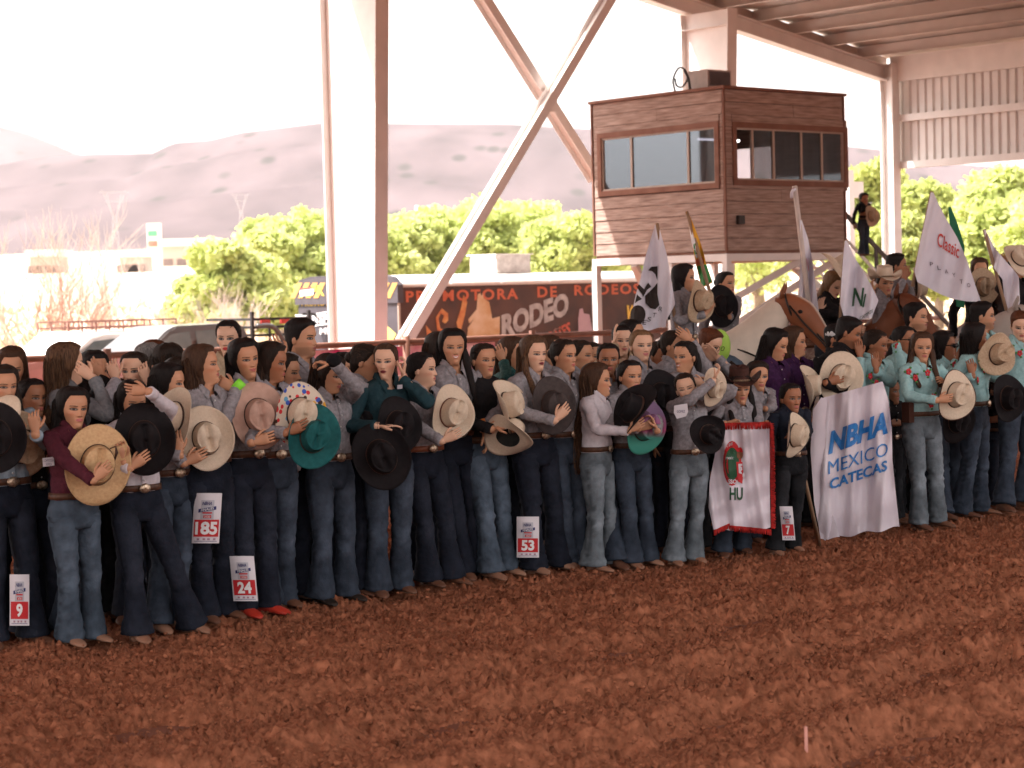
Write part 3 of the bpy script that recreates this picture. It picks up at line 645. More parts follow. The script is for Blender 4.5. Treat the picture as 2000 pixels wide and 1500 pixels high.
p = at(195, 640, 47); rk = vehicle('white_van', (p.x, p.y, zg0), RZ, M_white, [(-2.3, .4), (-2.3, 1.0), (-1.6, 1.2), (-1.1, 1.62), (2.2, 1.62), (2.3, .4)], 1.8, [[(-1.2, 1.2), (-.9, 1.52), (-.2, 1.52), (-.2, 1.2)]], 'far white van with a luggage rack on its roof', 'van', 4.5)
b = MB()
for s in (-.7, .7):
    for z in (1.68, 1.82): b.box(-1.2, 1.6, s-.02, s+.02, z, z+.03)
    for x in np.arange(-1.2, 1.65, .35): b.box(x-.015, x+.015, s-.015, s+.015, 1.62, 1.84)
b.build('roof_rack', cm('rackred', (.25, .12, .10)), rk, False)
p = at(1530, 600, 48); vehicle('white_car', (p.x, p.y, zg0), RZ+.3, M_white, suvprof, 1.8, [[(-.95, 1.12), (-.42, 1.5), (.1, 1.54), (.1, 1.12)], [(.2, 1.12), (.2, 1.54), (1.3, 1.52), (1.6, 1.12)]], 'white car parked beyond the booth, seen behind the horses', 'car', 4.5)
# distant things on the plain
p = at(303, 490, 330); sg = empty('roadside_sign', (p.x, p.y, float(tz(330))), 0, 'tall white totem sign with green emblem far out on the plain', 'sign')
zt2 = at(303, 436, 330).z-float(tz(330)); b = MB(); b.box(-.3, 1.1, -.4, .4, 0, zt2); b.build('column', M_white, sg, False); b = MB(); b.box(-1.2, -.31, -.4, .4, zt2*.35, zt2); b.build('panel', M_white, sg, False)
for z0, c in ((.72, (.1, .4, .2)), (.5, (.6, .15, .1))): b = MB(); b.box(-1.0, .5, -.46, -.41, zt2*z0, zt2*(z0+.12)); b.build('emblem', ink('e'+str(z0), c), sg, False)
for (x0, x1, y0, y1, Y, lb) in ((315, 420, 466, 494, 340, 'long low flat roofed building beside the tall white sign'), (58, 110, 488, 505, 300, 'small pale building far left on the plain'), (233, 278, 490, 506, 290, 'small white building left of the tall sign')):
    p0, p1 = at(x0, y1, Y), at(x1, y1, Y); zz = float(tz(Y)); zt2 = at((x0+x1)/2, y0, Y).z
    g = empty('far_building', ((p0.x+p1.x)/2, Y, zz), 0, lb, 'building'); W2 = (p1.x-p0.x)/2; b = MB(); b.box(-W2, W2, 0, 8, -1, (zt2-zz)*.75); b.build('wall', cm('bldg', (.55, .42, .36)), g, False); b = MB(); b.box(-W2-.5, W2+.5, -1, 9, (zt2-zz)*.751, zt2-zz); b.build('roof', M_white, g, False)
    for k in range(4): b = MB(); x = -W2+(k+.5)*W2/2; b.box(x-.8, x+.8, -.06, -.01, .3, 1.6); b.build('window', cm('bwin', (.2, .15, .14)), g, False)
def pylon(px, ytop, ybot, Y, lb):
    p = at(px, ybot, Y); h = at(px, ytop, Y).z-p.z; e = empty('power_pylon', p, .3, lb, 'pylon', 'power pylons on the plain'); m = cm('pyl', (.35, .33, .35))
    b = MB(); w_ = h*.16; t = h*.012
    for s in (-1, 1):
        b.beam((s*w_*.45, 0, -4), (s*w_*.2, 0, h*.55), t, t); b.beam((s*w_*.2, 0, h*.55), (s*w_*1.3, 0, h), t, t); b.beam((s*w_*.35, 0, h*.62), (s*w_*.9, 0, h*.98), t, t); b.beam((s*w_*.2, 0, h*.55), (-s*w_*.3, 0, h*.3), t*.7, t*.7); b.beam((-s*w_*.4, 0, 0), (s*w_*.3, 0, h*.3), t*.7, t*.7)
    b.beam((-w_*1.6, 0, h*.97), (w_*1.6, 0, h*.97), t, t); b.beam((-w_, 0, h*.8), (w_, 0, h*.8), t*.7, t*.7); b.build('lattice', m, e, False)
pylon(472, 378, 450, 700, 'lattice power pylon standing above the green trees'); pylon(226, 372, 480, 650, 'faint lattice power pylon left of the white sign')
for px in (815, 838):
    p = at(px, 440, 260); e = empty('white_pole', (p.x, p.y, p.z-3), 0, 'slender white pole above the treetops, %s of the pair' % ('left' if px < 820 else 'right'), 'pole', 'white poles above the trees'); b = MB(); b.tube([(0, 0, 0), (0, 0, 3+at(px, 402, 260).z-p.z)], .22, 8); b.build('pole', M_white, e)

# ------------------------------------------------------------------ trees
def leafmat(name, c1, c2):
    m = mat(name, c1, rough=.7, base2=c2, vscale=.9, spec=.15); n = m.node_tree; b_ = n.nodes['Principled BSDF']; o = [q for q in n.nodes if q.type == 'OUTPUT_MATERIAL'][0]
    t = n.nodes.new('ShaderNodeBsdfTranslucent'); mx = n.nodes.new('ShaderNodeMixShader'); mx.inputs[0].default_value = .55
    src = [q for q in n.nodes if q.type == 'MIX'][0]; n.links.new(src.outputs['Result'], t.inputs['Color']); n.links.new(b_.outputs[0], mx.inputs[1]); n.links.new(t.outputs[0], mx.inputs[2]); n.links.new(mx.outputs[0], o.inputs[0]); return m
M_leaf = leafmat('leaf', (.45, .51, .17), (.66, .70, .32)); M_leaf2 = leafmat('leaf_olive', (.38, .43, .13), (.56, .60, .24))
M_bark = mat('bark', (.26, .19, .15), rough=.9, vscale=4, bump=.01, bscale=20)
def tree(px, ytop, ybot, wpx, Y, lab, m=None, nleaf=15000, lsz=.12, seed=1):
    r = np.random.default_rng(seed); zb_ = float(tz(Y)); p = at(px, 500, Y); zt_ = at(px, ytop, Y).z; zc0 = at(px, ybot, Y).z; Rw = wpx*Y/4000/2*1.22
    e = empty('green_tree', (p.x, p.y, zb_), 0, lab, 'tree', 'leafy trees beyond the arena'); H_ = zt_-zb_; base = max(.3, zc0-zb_)
    nb = 38; B = []
    for i in range(nb):
        a = r.random()*6.283; k = r.random()**.45; zc = base+(H_-base)*(.08+.82*r.random())
        rz_ = (1-((zc-base)/(H_-base))**2*.72)
        B.append((math.cos(a)*Rw*.85*k*rz_, math.sin(a)*Rw*.6*k, zc, (.17+.15*r.random())*min(Rw, H_*.6)))
    B.append((0, 0, H_-.3*min(Rw, H_*.5), .3*min(Rw, H_*.5)))
    b = MB(); V = []
    per = nleaf//len(B)
    for cx, cy, cz, rr in B:
        d = r.normal(size=(per, 3)); d /= np.linalg.norm(d, axis=1)[:, None]; q = d*(rr*(.55+.5*r.random((per, 1)))) * (1.15, 1.15, .8)
        q += 0.18*rr*np.stack([sn(q, 3/rr, seed+1), sn(q, 3/rr, seed+2), sn(q, 3/rr, seed+3)], -1); V.append(q+(cx, cy, cz))
    Pn = np.vstack(V); Pn = Pn[Pn[:, 2] > .15]; k = len(Pn); s_ = lsz*(.6+.8*r.random((k, 1, 1)))
    u = r.normal(size=(k, 3)); u /= np.linalg.norm(u, axis=1)[:, None]; v = np.cross(u, r.normal(size=(k, 3))); v /= np.linalg.norm(v, axis=1)[:, None]
    qd = Pn[:, None, :]+s_*np.stack([-u-v*.5, u-v*.5, u*.8+v*.5, -u*.8+v*.6], 1)
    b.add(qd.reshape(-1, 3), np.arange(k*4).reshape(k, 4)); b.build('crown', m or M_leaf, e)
    b = MB(); b.tube([(0, 0, -.3), (.05, 0, base*.6+.3), (.0, .1, H_*.55)], [.06*Rw+.08, .05*Rw+.06, .03*Rw], 8)
    for cx, cy, cz, rr in B[::4]: b.tube(curve([(0, 0, base*.6+.2), (cx*.4, cy*.4, (cz+base)*.45), (cx, cy, cz)], 7), np.linspace(.03*Rw+.02, .01, 7), 5)
    b.build('trunk', M_bark, e)
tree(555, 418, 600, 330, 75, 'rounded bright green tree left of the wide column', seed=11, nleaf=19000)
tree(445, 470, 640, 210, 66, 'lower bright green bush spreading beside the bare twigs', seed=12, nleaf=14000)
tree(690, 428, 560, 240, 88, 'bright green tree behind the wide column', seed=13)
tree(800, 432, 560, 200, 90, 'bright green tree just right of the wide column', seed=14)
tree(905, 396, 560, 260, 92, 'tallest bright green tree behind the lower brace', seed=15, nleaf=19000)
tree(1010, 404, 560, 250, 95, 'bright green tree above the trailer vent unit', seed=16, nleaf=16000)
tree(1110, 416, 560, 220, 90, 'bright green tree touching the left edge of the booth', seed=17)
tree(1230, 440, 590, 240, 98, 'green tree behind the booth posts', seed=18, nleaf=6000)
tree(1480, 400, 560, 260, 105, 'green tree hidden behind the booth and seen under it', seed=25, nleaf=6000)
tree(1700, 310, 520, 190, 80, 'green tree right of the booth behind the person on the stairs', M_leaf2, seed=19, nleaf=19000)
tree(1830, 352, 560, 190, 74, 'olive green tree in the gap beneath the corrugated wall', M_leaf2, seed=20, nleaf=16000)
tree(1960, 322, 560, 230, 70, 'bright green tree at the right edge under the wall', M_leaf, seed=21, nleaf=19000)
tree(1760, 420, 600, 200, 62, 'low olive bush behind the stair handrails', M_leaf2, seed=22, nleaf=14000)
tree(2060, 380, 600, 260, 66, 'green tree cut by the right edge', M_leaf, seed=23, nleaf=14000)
# bare shrubs
def shrub(px, ytop, ybase, Y, lab, seed, spread=.5, col=(.50, .38, .31), n0=5):
    rr = random.Random(seed); p = at(px, ybase, Y); h = at(px, ytop, Y).z-p.z; e = empty('bare_shrub', (p.x, p.y, float(tz(Y))), 0, lab, 'shrub', 'leafless shrubs on the dry field'); b = MB(); h = at(px, ytop, Y).z-float(tz(Y))
    def br(p0, d, L_, r_, lev):
        pts = [p0]; q = p0; dd_ = d
        for i in range(4):
            dd_ = (dd_+Vector((rr.uniform(-1, 1), rr.uniform(-1, 1), rr.uniform(-.2, .6)))*.22).normalized(); q = q+dd_*(L_/4); pts.append(q)
        b.tube(pts, np.linspace(r_, r_*.45, 5), 4, caps=False)
        if lev > 0:
            for i in (1, 2, 3, 4):
                for _ in range(1 if i < 4 else 2):
                    nd = (dd_+Vector((rr.uniform(-1, 1), rr.uniform(-1, 1), rr.uniform(-.1, .7)))*.75).normalized(); br(pts[i], nd, L_*rr.uniform(.5, .72), r_*.5, lev-1)
    for k in range(n0):
        a = rr.uniform(0, 6.28); br(Vector((rr.uniform(-.2, .2), 0, 0)), Vector((math.cos(a)*spread, math.sin(a)*spread, 1)).normalized(), h*rr.uniform(.35, .5), .007*h+.008, 3)
    b.build('twigs', cm('twig'+str(col), col, rough=.9), e)
shrub(60, 400, 650, 58, 'large bare branching shrub at the left edge', 1, .6, n0=6); shrub(130, 480, 650, 55, 'reddish bare shrub behind the white car', 2, .7, (.36, .20, .15)); shrub(400, 520, 650, 56, 'pale bare twigs in front of the green bush', 3, .8, (.6, .48, .42), 7)
shrub(215, 400, 640, 75, 'thin tall bare shrub in the dry field', 4, .4, (.5, .38, .33)); shrub(330, 560, 650, 57, 'low bare shrub behind the pickup bed', 6, .9, (.5, .36, .3), 6)
# dry grass tufts
r = np.random.default_rng(9); n = 9000; Yg = 48+120*r.random(n)**1.6; Xg = (r.random(n)*2-1)*.32*Yg; zg_ = tz(Yg)
a = r.random(n)*3.14; h = .25+.45*r.random(n); w_ = .12+.2*r.random(n); b = MB()
V = np.stack([np.stack([Xg-w_*np.cos(a), Yg-w_*np.sin(a), zg_], -1), np.stack([Xg+w_*np.cos(a), Yg+w_*np.sin(a), zg_], -1), np.stack([Xg+.1*r.normal(size=n), Yg, zg_+h], -1)], 1)
b.add(V.reshape(-1, 3), tris=np.arange(n*3).reshape(n, 3)); tag(b.build('dry_grass', cm('drygrass', (.55, .42, .28))), kind='stuff')

# ------------------------------------------------------------------ the hazy air over the plain
b = MB(); b.box(-2680, 2680, -340, 4700, -1.4, 330)
m = bpy.data.materials.new('haze'); m.use_nodes = True; n = m.node_tree; n.nodes.clear(); o = n.nodes.new('ShaderNodeOutputMaterial'); pv = n.nodes.new('ShaderNodeVolumePrincipled'); pv.inputs['Color'].default_value = (.95, .90, .93, 1); pv.inputs['Density'].default_value = .00009; pv.inputs['Anisotropy'].default_value = .2; n.links.new(pv.outputs[0], o.inputs['Volume'])
tag(b.build('haze', m, None, False), kind='stuff')
# ------------------------------------------------------------------ people
M_skin = mat('skin', (.4, .2, .12), attr=True, rough=.5, var=.05, vscale=14, spec=.35)
bs = M_skin.node_tree.nodes['Principled BSDF']; bs.inputs['Subsurface Weight'].default_value = .0
HT = np.array([(-.30, .13, .085, .09), (-.24, .115, .080, .088), (-.20, .082, .062, .078), (-.17, .058, .045, .068), (-.14, .049, .042, .062), (-.122, .049, .052, .064), (-.114, .043, .074, .066), (-.106, .041, .084, .067), (-.092, .044, .089, .070), (-.075, .052, .090, .077), (-.055, .059, .090, .084), (-.04, .064, .089, .09),
 (-.02, .0705, .088, .096), (0, .0725, .087, .099), (.02, .074, .090, .101), (.04, .0745, .092, .101), (.06, .073, .088, .098), (.08, .066, .077, .089), (.094, .054, .060, .073), (.104, .038, .040, .052), (.110, .022, .022, .030)])
ZL = np.concatenate([np.linspace(-.30, -.13, 9), np.linspace(-.122, -.09, 7), np.arange(-.086, .034, .0027), np.linspace(.036, .094, 12), [.1, .106, .110]])
_ph = np.concatenate([np.linspace(-math.pi, -1.15, 11, endpoint=False), np.linspace(-1.15, 1.15, 45), np.linspace(1.15, math.pi, 12)[1:-1]])
def smooth(a, b, x): t = np.clip((x-a)/(b-a), 0, 1); return t*t*(3-2*t)
def head_surface(sc, jaw=1.0, nose=1.0, z=ZL, ph=_ph, off=None):
    hw, fr, bk = interp(HT, z)
    zz, pp = np.meshgrid(z, ph, indexing='ij'); HW = hw[:, None]; F = fr[:, None]; K = bk[:, None]
    HW = HW*(1+(jaw-1)*smooth(.0, -.06, zz))
    s_, c_ = np.sin(pp), np.cos(pp); e = 2/2.25
    X = HW*np.sign(s_)*np.abs(s_)**e; Y = np.where(c_ > 0, -F, K)*np.abs(c_)**np.where(c_ > 0, e, 1.0)*1.0
    Y = np.where(c_ > 0, Y, K*np.abs(c_))
    g = lambda a, sg: np.exp(-(a/sg)**2)
    front = c_ > 0
    fwd_ = np.zeros_like(X); ax = np.abs(X)
    t = np.clip((.016-zz)/.050, 0, 1); nb = t**1.1*np.where(zz < -.036, g(zz+.036, .006), 1)
    wn = .0065+.0065*t
    fwd_ += nose*.021*nb*g(X, wn)*front; fwd_ += nose*.006*g(ax-.012, .006)*g(zz+.035, .006)*front
    fwd_ -= .009*g(ax-.031, .017)*g(zz-.003, .011)*front; fwd_ += .0045*g(ax-.031, .011)*g(zz-.001, .006)*front
    fwd_ += .0035*g(ax-.030, .018)*g(zz-.022, .006)*front
    fwd_ += .0055*g(X, .019)*(g(zz+.0565, .0042)+g(zz+.066, .0048))*front - .002*g(X, .02)*g(zz+.0612, .0016)*front
    fwd_ += .005*g(X, .016)*g(zz+.098, .012)*front; fwd_ += .004*g(ax-.042, .014)*g(zz+.025, .014)*front
    fwd_ -= .003*g(X, .02)*g(zz+.079, .005)*front
    Y = Y-fwd_
    if off is not None: 
        o = off(X, Y, zz, pp); n = np.stack([X, Y-.005, (zz-.01)*.8], -1); n /= np.linalg.norm(n, axis=-1)[..., None]; P_ = np.stack([X, Y, zz], -1)+n*o[..., None]
    else: P_ = np.stack([X, Y, zz], -1)
    return P_*sc, X, Y, zz
def face_colour(X, Y, Z, skin, lips, brow, smile=0, eyes=1.0, bt=.0028):
    C = np.tile(np.array(skin), X.shape+(1,)); g = lambda a, sg: np.exp(-(a/sg)**2); ax = np.abs(X); fr = Y < 0
    def mixc(m, c):
        nonlocal C; C = C*(1-m[..., None])+np.array(c)*m[..., None]
    mixc(.35*g(ax-.045, .016)*g(Z+.028, .016)*fr, (skin[0]*1.15, skin[1]*.72, skin[2]*.7))
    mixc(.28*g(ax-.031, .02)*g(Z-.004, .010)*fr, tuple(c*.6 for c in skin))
    zl = Z+.061 - smile*.006*(ax/.022)**2
    mixc(np.clip(1.7-((X/.0245)**2+(zl/.0112)**2)*1.5, 0, 1)*fr, lips); mixc(np.clip(1-np.abs(zl)/.0022, 0, 1)*(ax < .021)*fr*.8, (lips[0]*.25, lips[1]*.25, lips[2]*.25))
    if smile > 1: mixc(np.clip(1.4-((X/.016)**2+(zl/.004)**2), 0, 1)*fr, (.75, .7, .65))
    zb_ = Z-.0205-.16*(ax-.030)+7.0*np.clip(ax-.036, 0, 1)**2*2; mixc(np.clip(1.6-np.abs(zb_)/bt, 0, 1)*((ax > .012) & (ax < .052))*fr, brow)
    e = ((ax-.031)/.0168)**2+((Z-.002-.08*(ax-.031))/(.0064*eyes))**2
    mixc(np.clip(2.4-e*1.15, 0, 1)*fr, tuple(c*.25 for c in brow)); mixc(np.clip(2.2-e*2.2, 0, 1)*fr, (.26, .21, .19)); mixc(np.clip(2-(((ax-.031)/.0082)**2+((Z-.003)/.0072)**2)*1.5, 0, 1)*(e < 1.2)*fr, (.02, .012, .01))
    mixc(.7*g(ax-.009, .0035)*g(Z+.042, .0028)*fr, tuple(c*.35 for c in skin))
    return C
def bez(p0, p1, p2, n):
    t = np.linspace(0, 1, n)[:, None]; return (1-t)**2*p0+2*t*(1-t)*p1+t*t*p2
def hand_mesh(b, w0, d, nrm, thumb, curl, sc, col, spread=.08):
    Z = np.array(d, float); Z /= np.linalg.norm(Z); Nn = np.array(nrm, float); Nn -= Z*(Nn@Z); Nn /= np.linalg.norm(Nn)+1e-9; X = np.cross(Nn, Z)*thumb
    w0 = np.array(w0, float)
    def L(x, y, z): return w0+sc*(X*x+Nn*y+Z*z)
    th = np.arange(10)*2*math.pi/10; G = []
    for z, hw, ht in ((-.03, .026, .020), (0, .027, .018), (.02, .034, .017), (.045, .040, .015), (.07, .042, .014), (.09, .041, .012), (.096, .036, .008)):
        G.append([L(hw*math.cos(t), ht*math.sin(t)+.004*math.sin(z*30), z) for t in th])
    b.grid(np.array(G), True, True, True, 0, col)
    for k, (x, l, r_) in enumerate(((.030, .072, .0082), (.0105, .081, .0085), (-.0095, .075, .0082), (-.029, .058, .0072))):
        ang = 0; p = np.array([x, 0, .088]); pts = [p-np.array([0, 0, .02]), p]; sx = spread*x/.03*.5
        for j, f in enumerate((.45, .30, .25)):
            ang += curl*(.5, .9, .6)[j]*(1+.12*k)+(.05*((k*7+j*3) % 3)-.04); dv = np.array([sx, math.sin(ang), math.cos(ang)]); p = p+dv*l*f; pts.append(p)
        b.tube([L(*q) for q in pts], [r_*sc, r_*sc, r_*.95*sc, r_*.85*sc, r_*.6*sc], 7, col=col)
    a = .35+curl*.25; pts = [(.018, .004, .012), (.036, .010, .030), (.052, .014+.02*curl, .052), (.060, .016+.035*curl, .074), (.058, .02+.05*curl, .09)]
    b.tube([L(*q) for q in pts], [.013*sc, .0125*sc, .0105*sc, .0095*sc, .006*sc], 7, col=col)
def smat(key):
    D = {'grey': ((.18, .165, .175), (.31, .285, .30)), 'grey2': ((.22, .20, .22), (.35, .32, .34)), 'white': ((.50, .45, .48), (.60, .54, .57)), 'black': ((.008, .007, .008), (.016, .013, .014)), 'maroon': ((.055, .010, .018), (.085, .016, .027)),
         'teal': ((.012, .035, .045), (.02, .05, .06)), 'tealdot': ((.01, .05, .05), (.05, .12, .11)), 'aqua': ((.25, .42, .43), (.33, .52, .52)), 'purple': ((.030, .008, .035), (.05, .015, .06)), 'tan': ((.40, .30, .20), (.50, .38, .26)), 'blue': ((.22, .28, .34), (.3, .36, .42)), 'navy': ((.008, .010, .018), (.014, .017, .028)), 'vest': ((.12, .12, .13), (.2, .2, .21))}
    a, c = D[key]; return cm('cloth_'+key, a, base2=c, rough=.85, vscale=45, bump=.014, bscale=17, spec=.15, sheen=.0)
def jmat(key):
    D = {'dark': (.010, .012, .020), 'mid': (.024, .031, .045), 'blue': (.047, .062, .084), 'light': (.10, .115, .130), 'black': (.010, .010, .012)}
    k = 'denim_'+key
    if k not in MC:
        MC[k] = mat(k, D[key], attr=True, rough=.85, var=.30, vscale=16, bump=.012, bscale=20, spec=.12)
    return MC[k], D[key]
def hmat(key):
    D = {'black': ((.006, .004, .004), (.014, .009, .008)), 'dark': ((.012, .007, .005), (.028, .016, .011)), 'brown': ((.035, .016, .009), (.075, .036, .020)), 'ombre': ((.03, .014, .008), (.14, .07, .035)), 'blond': ((.10, .05, .022), (.22, .12, .06)), 'red': ((.06, .018, .008), (.13, .04, .016)), 'grey': ((.08, .07, .065), (.28, .26, .25))}
    a, c = D[key]; return cm('hair_'+key, a, base2=c, rough=.6, vscale=26, stretch=(5, 5, .7), bump=.004, bscale=45, spec=.16, detail=3)
SK = {'a': (.42, .19, .105), 'b': (.52, .255, .145), 'c': (.66, .385, .26), 'd': (.33, .135, .068)}
LIP = {'n': (.44, .12, .10), 'r': (.50, .03, .03), 'd': (.16, .01, .02), 'p': (.5, .15, .14)}
M_belt = mat('belt_leather', (.045, .018, .010), rough=.5, base2=(.10, .04, .02), vscale=40); M_belt2 = mat('belt_rust', (.16, .045, .022), rough=.5, base2=(.24, .07, .03), vscale=30)
M_buckle = mat('buckle_metal', (.16, .09, .05), rough=.32, metal=.9, base2=(.75, .60, .45), vscale=75, bump=.003, bscale=120); M_dot = mat('silver_studs', (.6, .58, .56), rough=.3, metal=.8)
BOOT = {'brown': cm('boot_brown', (.09, .035, .02), base2=(.16, .07, .04), rough=.6), 'tan': cm('boot_tan', (.22, .10, .06), base2=(.32, .17, .11), rough=.7), 'red': cm('boot_red', (.42, .035, .02), rough=.4), 'black': cm('boot_black', (.02, .013, .01), rough=.5)}
def ik(sh, wr, l1, l2, hint):
    d = wr-sh; L_ = np.linalg.norm(d); dm = l1+l2-.012
    if L_ > dm: d = d/L_*dm; L_ = dm; wr = sh+d
    L_ = max(L_, abs(l1-l2)+.02); dn = d/(np.linalg.norm(d)+1e-9); a = (l1*l1-l2*l2+L_*L_)/(2*L_); h = math.sqrt(max(l1*l1-a*a, 1e-5))
    hp = np.array(hint, float); hp -= dn*(hp@dn); hp /= np.linalg.norm(hp)+1e-9
    return sh+dn*a+hp*h, wr
def rowY(x): return ground(x, 1290-.149*x+4).y
NS_ = 48
PN = 0
def person(x, ytop, label, dd=0., fy=None, yaw=25, body=38, pitch=0, tilt=0, hair='dark', style='long', hl=.42, lock='', shirt='grey', jeans='dark', boots='brown', skin='b', lips='n', smile=0, eyes=1.0, R=None, L=None,
           feet=None, male=False, Y=None, ride=None, belt=True, bcol=None, wide=1.0, bx=None, lod=0, group='people lined up along the arena dirt', z0=None, buckle=True, h=None, collar=True, flare=1.0, hatworn=None, extra=None, cat='person', hem=0):
    global PN; PN += 1; seed = PN*17
    if Y is None: Y = (ground(x, fy).y if fy else rowY(x))+dd
    H_ = at(x, ytop, Y); p = at(bx or x, ytop+60, Y)
    zbase = 0.0 if ride is None and z0 is None else (z0 or 0.0)
    height = h if h else H_.z-zbase-.012
    if ride is not None: height = h or 1.62; zbase = H_.z-.012-height+.0
    s = height/1.65; hs = (.86*.9+.14*s*.9)/.9*1.0 if s < .95 else (s+1)/2*1.0
    hs = (.80+.20*s if s < 1 else s**.5)*1.0
    b_ = R_(body); base = Vector((p.x, p.y, zbase)); root = empty('person', base, b_, label, cat, group)
    cb, sb_ = math.cos(-b_), math.sin(-b_)
    def loc(P_): q = Vector(P_)-base; return np.array([q.x*cb-q.y*sb_, q.x*sb_+q.y*cb, q.z])
    def dloc(v): return np.array([v[0]*cb-v[1]*sb_, v[0]*sb_+v[1]*cb, v[2]])
    sk = SK[skin]; hr = (.02, .012, .009) if hair in ('black', 'dark', 'brown', 'ombre') else (.08, .045, .03)
    # ---- head + neck + hidden torso, one surface
    hz = height-.120*hs; hx = loc((H_.x, H_.y, 0))[0]*.6; hy = -.015*s
    fx = (.95, 1.0, .92, .97, 1.03, .94, .99)[PN % 7]; nz_v = (1, .7, 1.25, .9, 1.1)[PN % 5]; fe_ = (1, .85, 1.1, .92)[PN % 4]
    yawr = max(-1.45, min(1.45, R_(yaw-body))); pr = R_(pitch)
    def twist(P_, wfun=None):
        """turn head-local points on the neck"""
        z = P_[..., 2]/hs; w_ = smooth(-.20, -.11, z) if wfun is None else wfun(z); a = yawr*w_; ca, sa = np.cos(a), np.sin(a)
        pt = pr*w_; tl = R_(tilt)*w_
        x_, y_, z_ = P_[..., 0]*fx, P_[..., 1], P_[..., 2]+.10*hs*w_
        y2 = y_*np.cos(pt)-z_*np.sin(pt); z2 = z_*np.cos(pt)+y_*np.sin(pt)
        x2 = x_*np.cos(tl)+z2*np.sin(tl); z3 = z2*np.cos(tl)-x_*np.sin(tl)
        return np.stack([x2*ca-y2*sa+hx, x2*sa+y2*ca+hy, z3-.10*hs*w_+hz], -1)
    jaw = 1.06 if male else .88
    zl = ZL if lod == 0 else ZL[::2]; ph = _ph
    Pm, X, Yy, Z = head_surface(hs, jaw, (1.0 if male else .82)*nz_v, zl, ph); C = face_colour(X, Yy, Z, sk, LIP[lips], hr, smile, eyes*fe_, .003 if male else .0019)
    if male and hair != 'red':
        m_ = .35*smooth(-.045, -.06, Z)*smooth(-.12, -.10, Z)*(Yy < .02); C = C*(1-m_[..., None])+np.array((.05, .03, .025))*m_[..., None]
    G = twist(Pm); sw = s*wide*(1.10 if male else 1.0)
    T_ = np.array([(.9, .12, .08, .09), (1.05, .115, .085, .085), (1.18, .12, .085, .085)]); low = []
    for z, hw, f, k in T_: low.append([(math.sin(a)*hw*sw, (-math.cos(a)*(f if math.cos(a) > 0 else k))*s, z*s) for a in ph])
    low = np.array(low); b = MB(); G2 = np.concatenate([low, G], 0); C2 = np.concatenate([np.tile(np.array(sk), low.shape[:2]+(1,)), C], 0)
    b.grid(G2, True, True, True, 0, C2.reshape(-1, 3))
    for sx in (-1, 1):
        e_ = np.array([[(math.sin(t)*math.cos(u)*.008+sx*(.074+.004*(1-abs(v))), math.sin(t)*math.sin(u)*.016+.012-.003*v, -.008+.028*v) for u in np.arange(8)*math.pi/4] for v, t in ((-1, .3), (-.6, 1.1), (0, 1.5), (.5, 1.6), (.85, 1.2), (1, .4))])*hs
        b.grid(twist(e_), True, True, True, 0, np.array(sk)*.92)
    # ---- arms
    l1, l2 = .285*s, .245*s; sm = smat(shirt); sleeves = []
    cuffs = []
    for side, spec in ((-1, R), (1, L)):
        sh = np.array([side*.158*sw, .0, 1.355*s])
        spec = spec or {}
        if 'wr' in spec: wr = loc(at(spec['wr'][0], spec['wr'][1], Y+spec.get('dd', -.25)))
        else: wr = np.array([side*.235*sw, .11*s, .86*s])
        hint = spec.get('e', (side*.7, -.45, -1.0) if 'wr' in spec else (side*1., .1, -.3) if wr[2] < 1.3*s else (side*.8, -.4, -.7))
        el, wr = ik(sh, wr, l1, l2, hint)
        path = np.vstack([bez(sh, (sh+el)/2+0.0, el, 5)[:-1], el[None], bez(el, (el+wr)/2, wr, 6)[1:]]); path[4] = el*.8+(path[3]+path[5])*.1
        path = curve(path, 25)
        fd = spec.get('fa'); fdir = (wr-el)/np.linalg.norm(wr-el)
        if fd is not None: a = R_(fd); v = np.array([math.cos(a), spec.get('fd', 0.0), math.sin(a)]); fdir = dloc(v/np.linalg.norm(v))
        pn = spec.get('pn'); pnv = dloc({'in': (0, 1, 0), 'out': (0, -1, 0), 'up': (0, 0, 1), 'down': (0, 0, -1), 'left': (-1, 0, 0), 'right': (1, 0, 0)}[pn]) if pn else np.array([-side*1.0, 0, 0])
        # thumb side chosen so that it is up or forward
        Z_ = fdir/np.linalg.norm(fdir); N_ = pnv-Z_*(pnv@Z_); N_ /= np.linalg.norm(N_)+1e-9; Xv = np.cross(N_, Z_); th = 1 if (side > 0) else -1
        th = 1 if Xv[2]*1.0 + (-Xv[1])*.5 > 0 else -1
        hsz = .86*s**.7*(1.08 if male else 1)
        b.tube(np.vstack([path[15:], wr+fdir*.02]), [.032*s]*9+[.027*s, .026*s], 10, col=np.array(sk))
        hand_mesh(b, wr+fdir*.025*s, fdir, pnv, th, spec.get('curl', .35)+.12, hsz, np.array(sk)*.97)
        rr = np.interp(np.linspace(0, 1, 25), [0, .12, .35, .5, .62, .9, 1], [.058, .056, .050, .048, .045, .036, .034])*s*(1.12 if male else 1)
        if shirt == 'vest': rr = rr*.9
        sleeves.append(tube_grid(path, rr, 14, 1.0, (0, 1, 0), .0085, 88., seed+side))
        d_ = (path[-1]-path[-2]); d_ /= np.linalg.norm(d_); cuffs.append(tube_grid([wr-d_*.055*s, wr-d_*.052*s, wr-d_*.0*s, wr+d_*.004*s], [.037*s, .0395*s, .038*s, .034*s], 14))
    b.build('body', M_skin, root, True, True)
    # ---- shirt
    bl = .012 if not male else .02
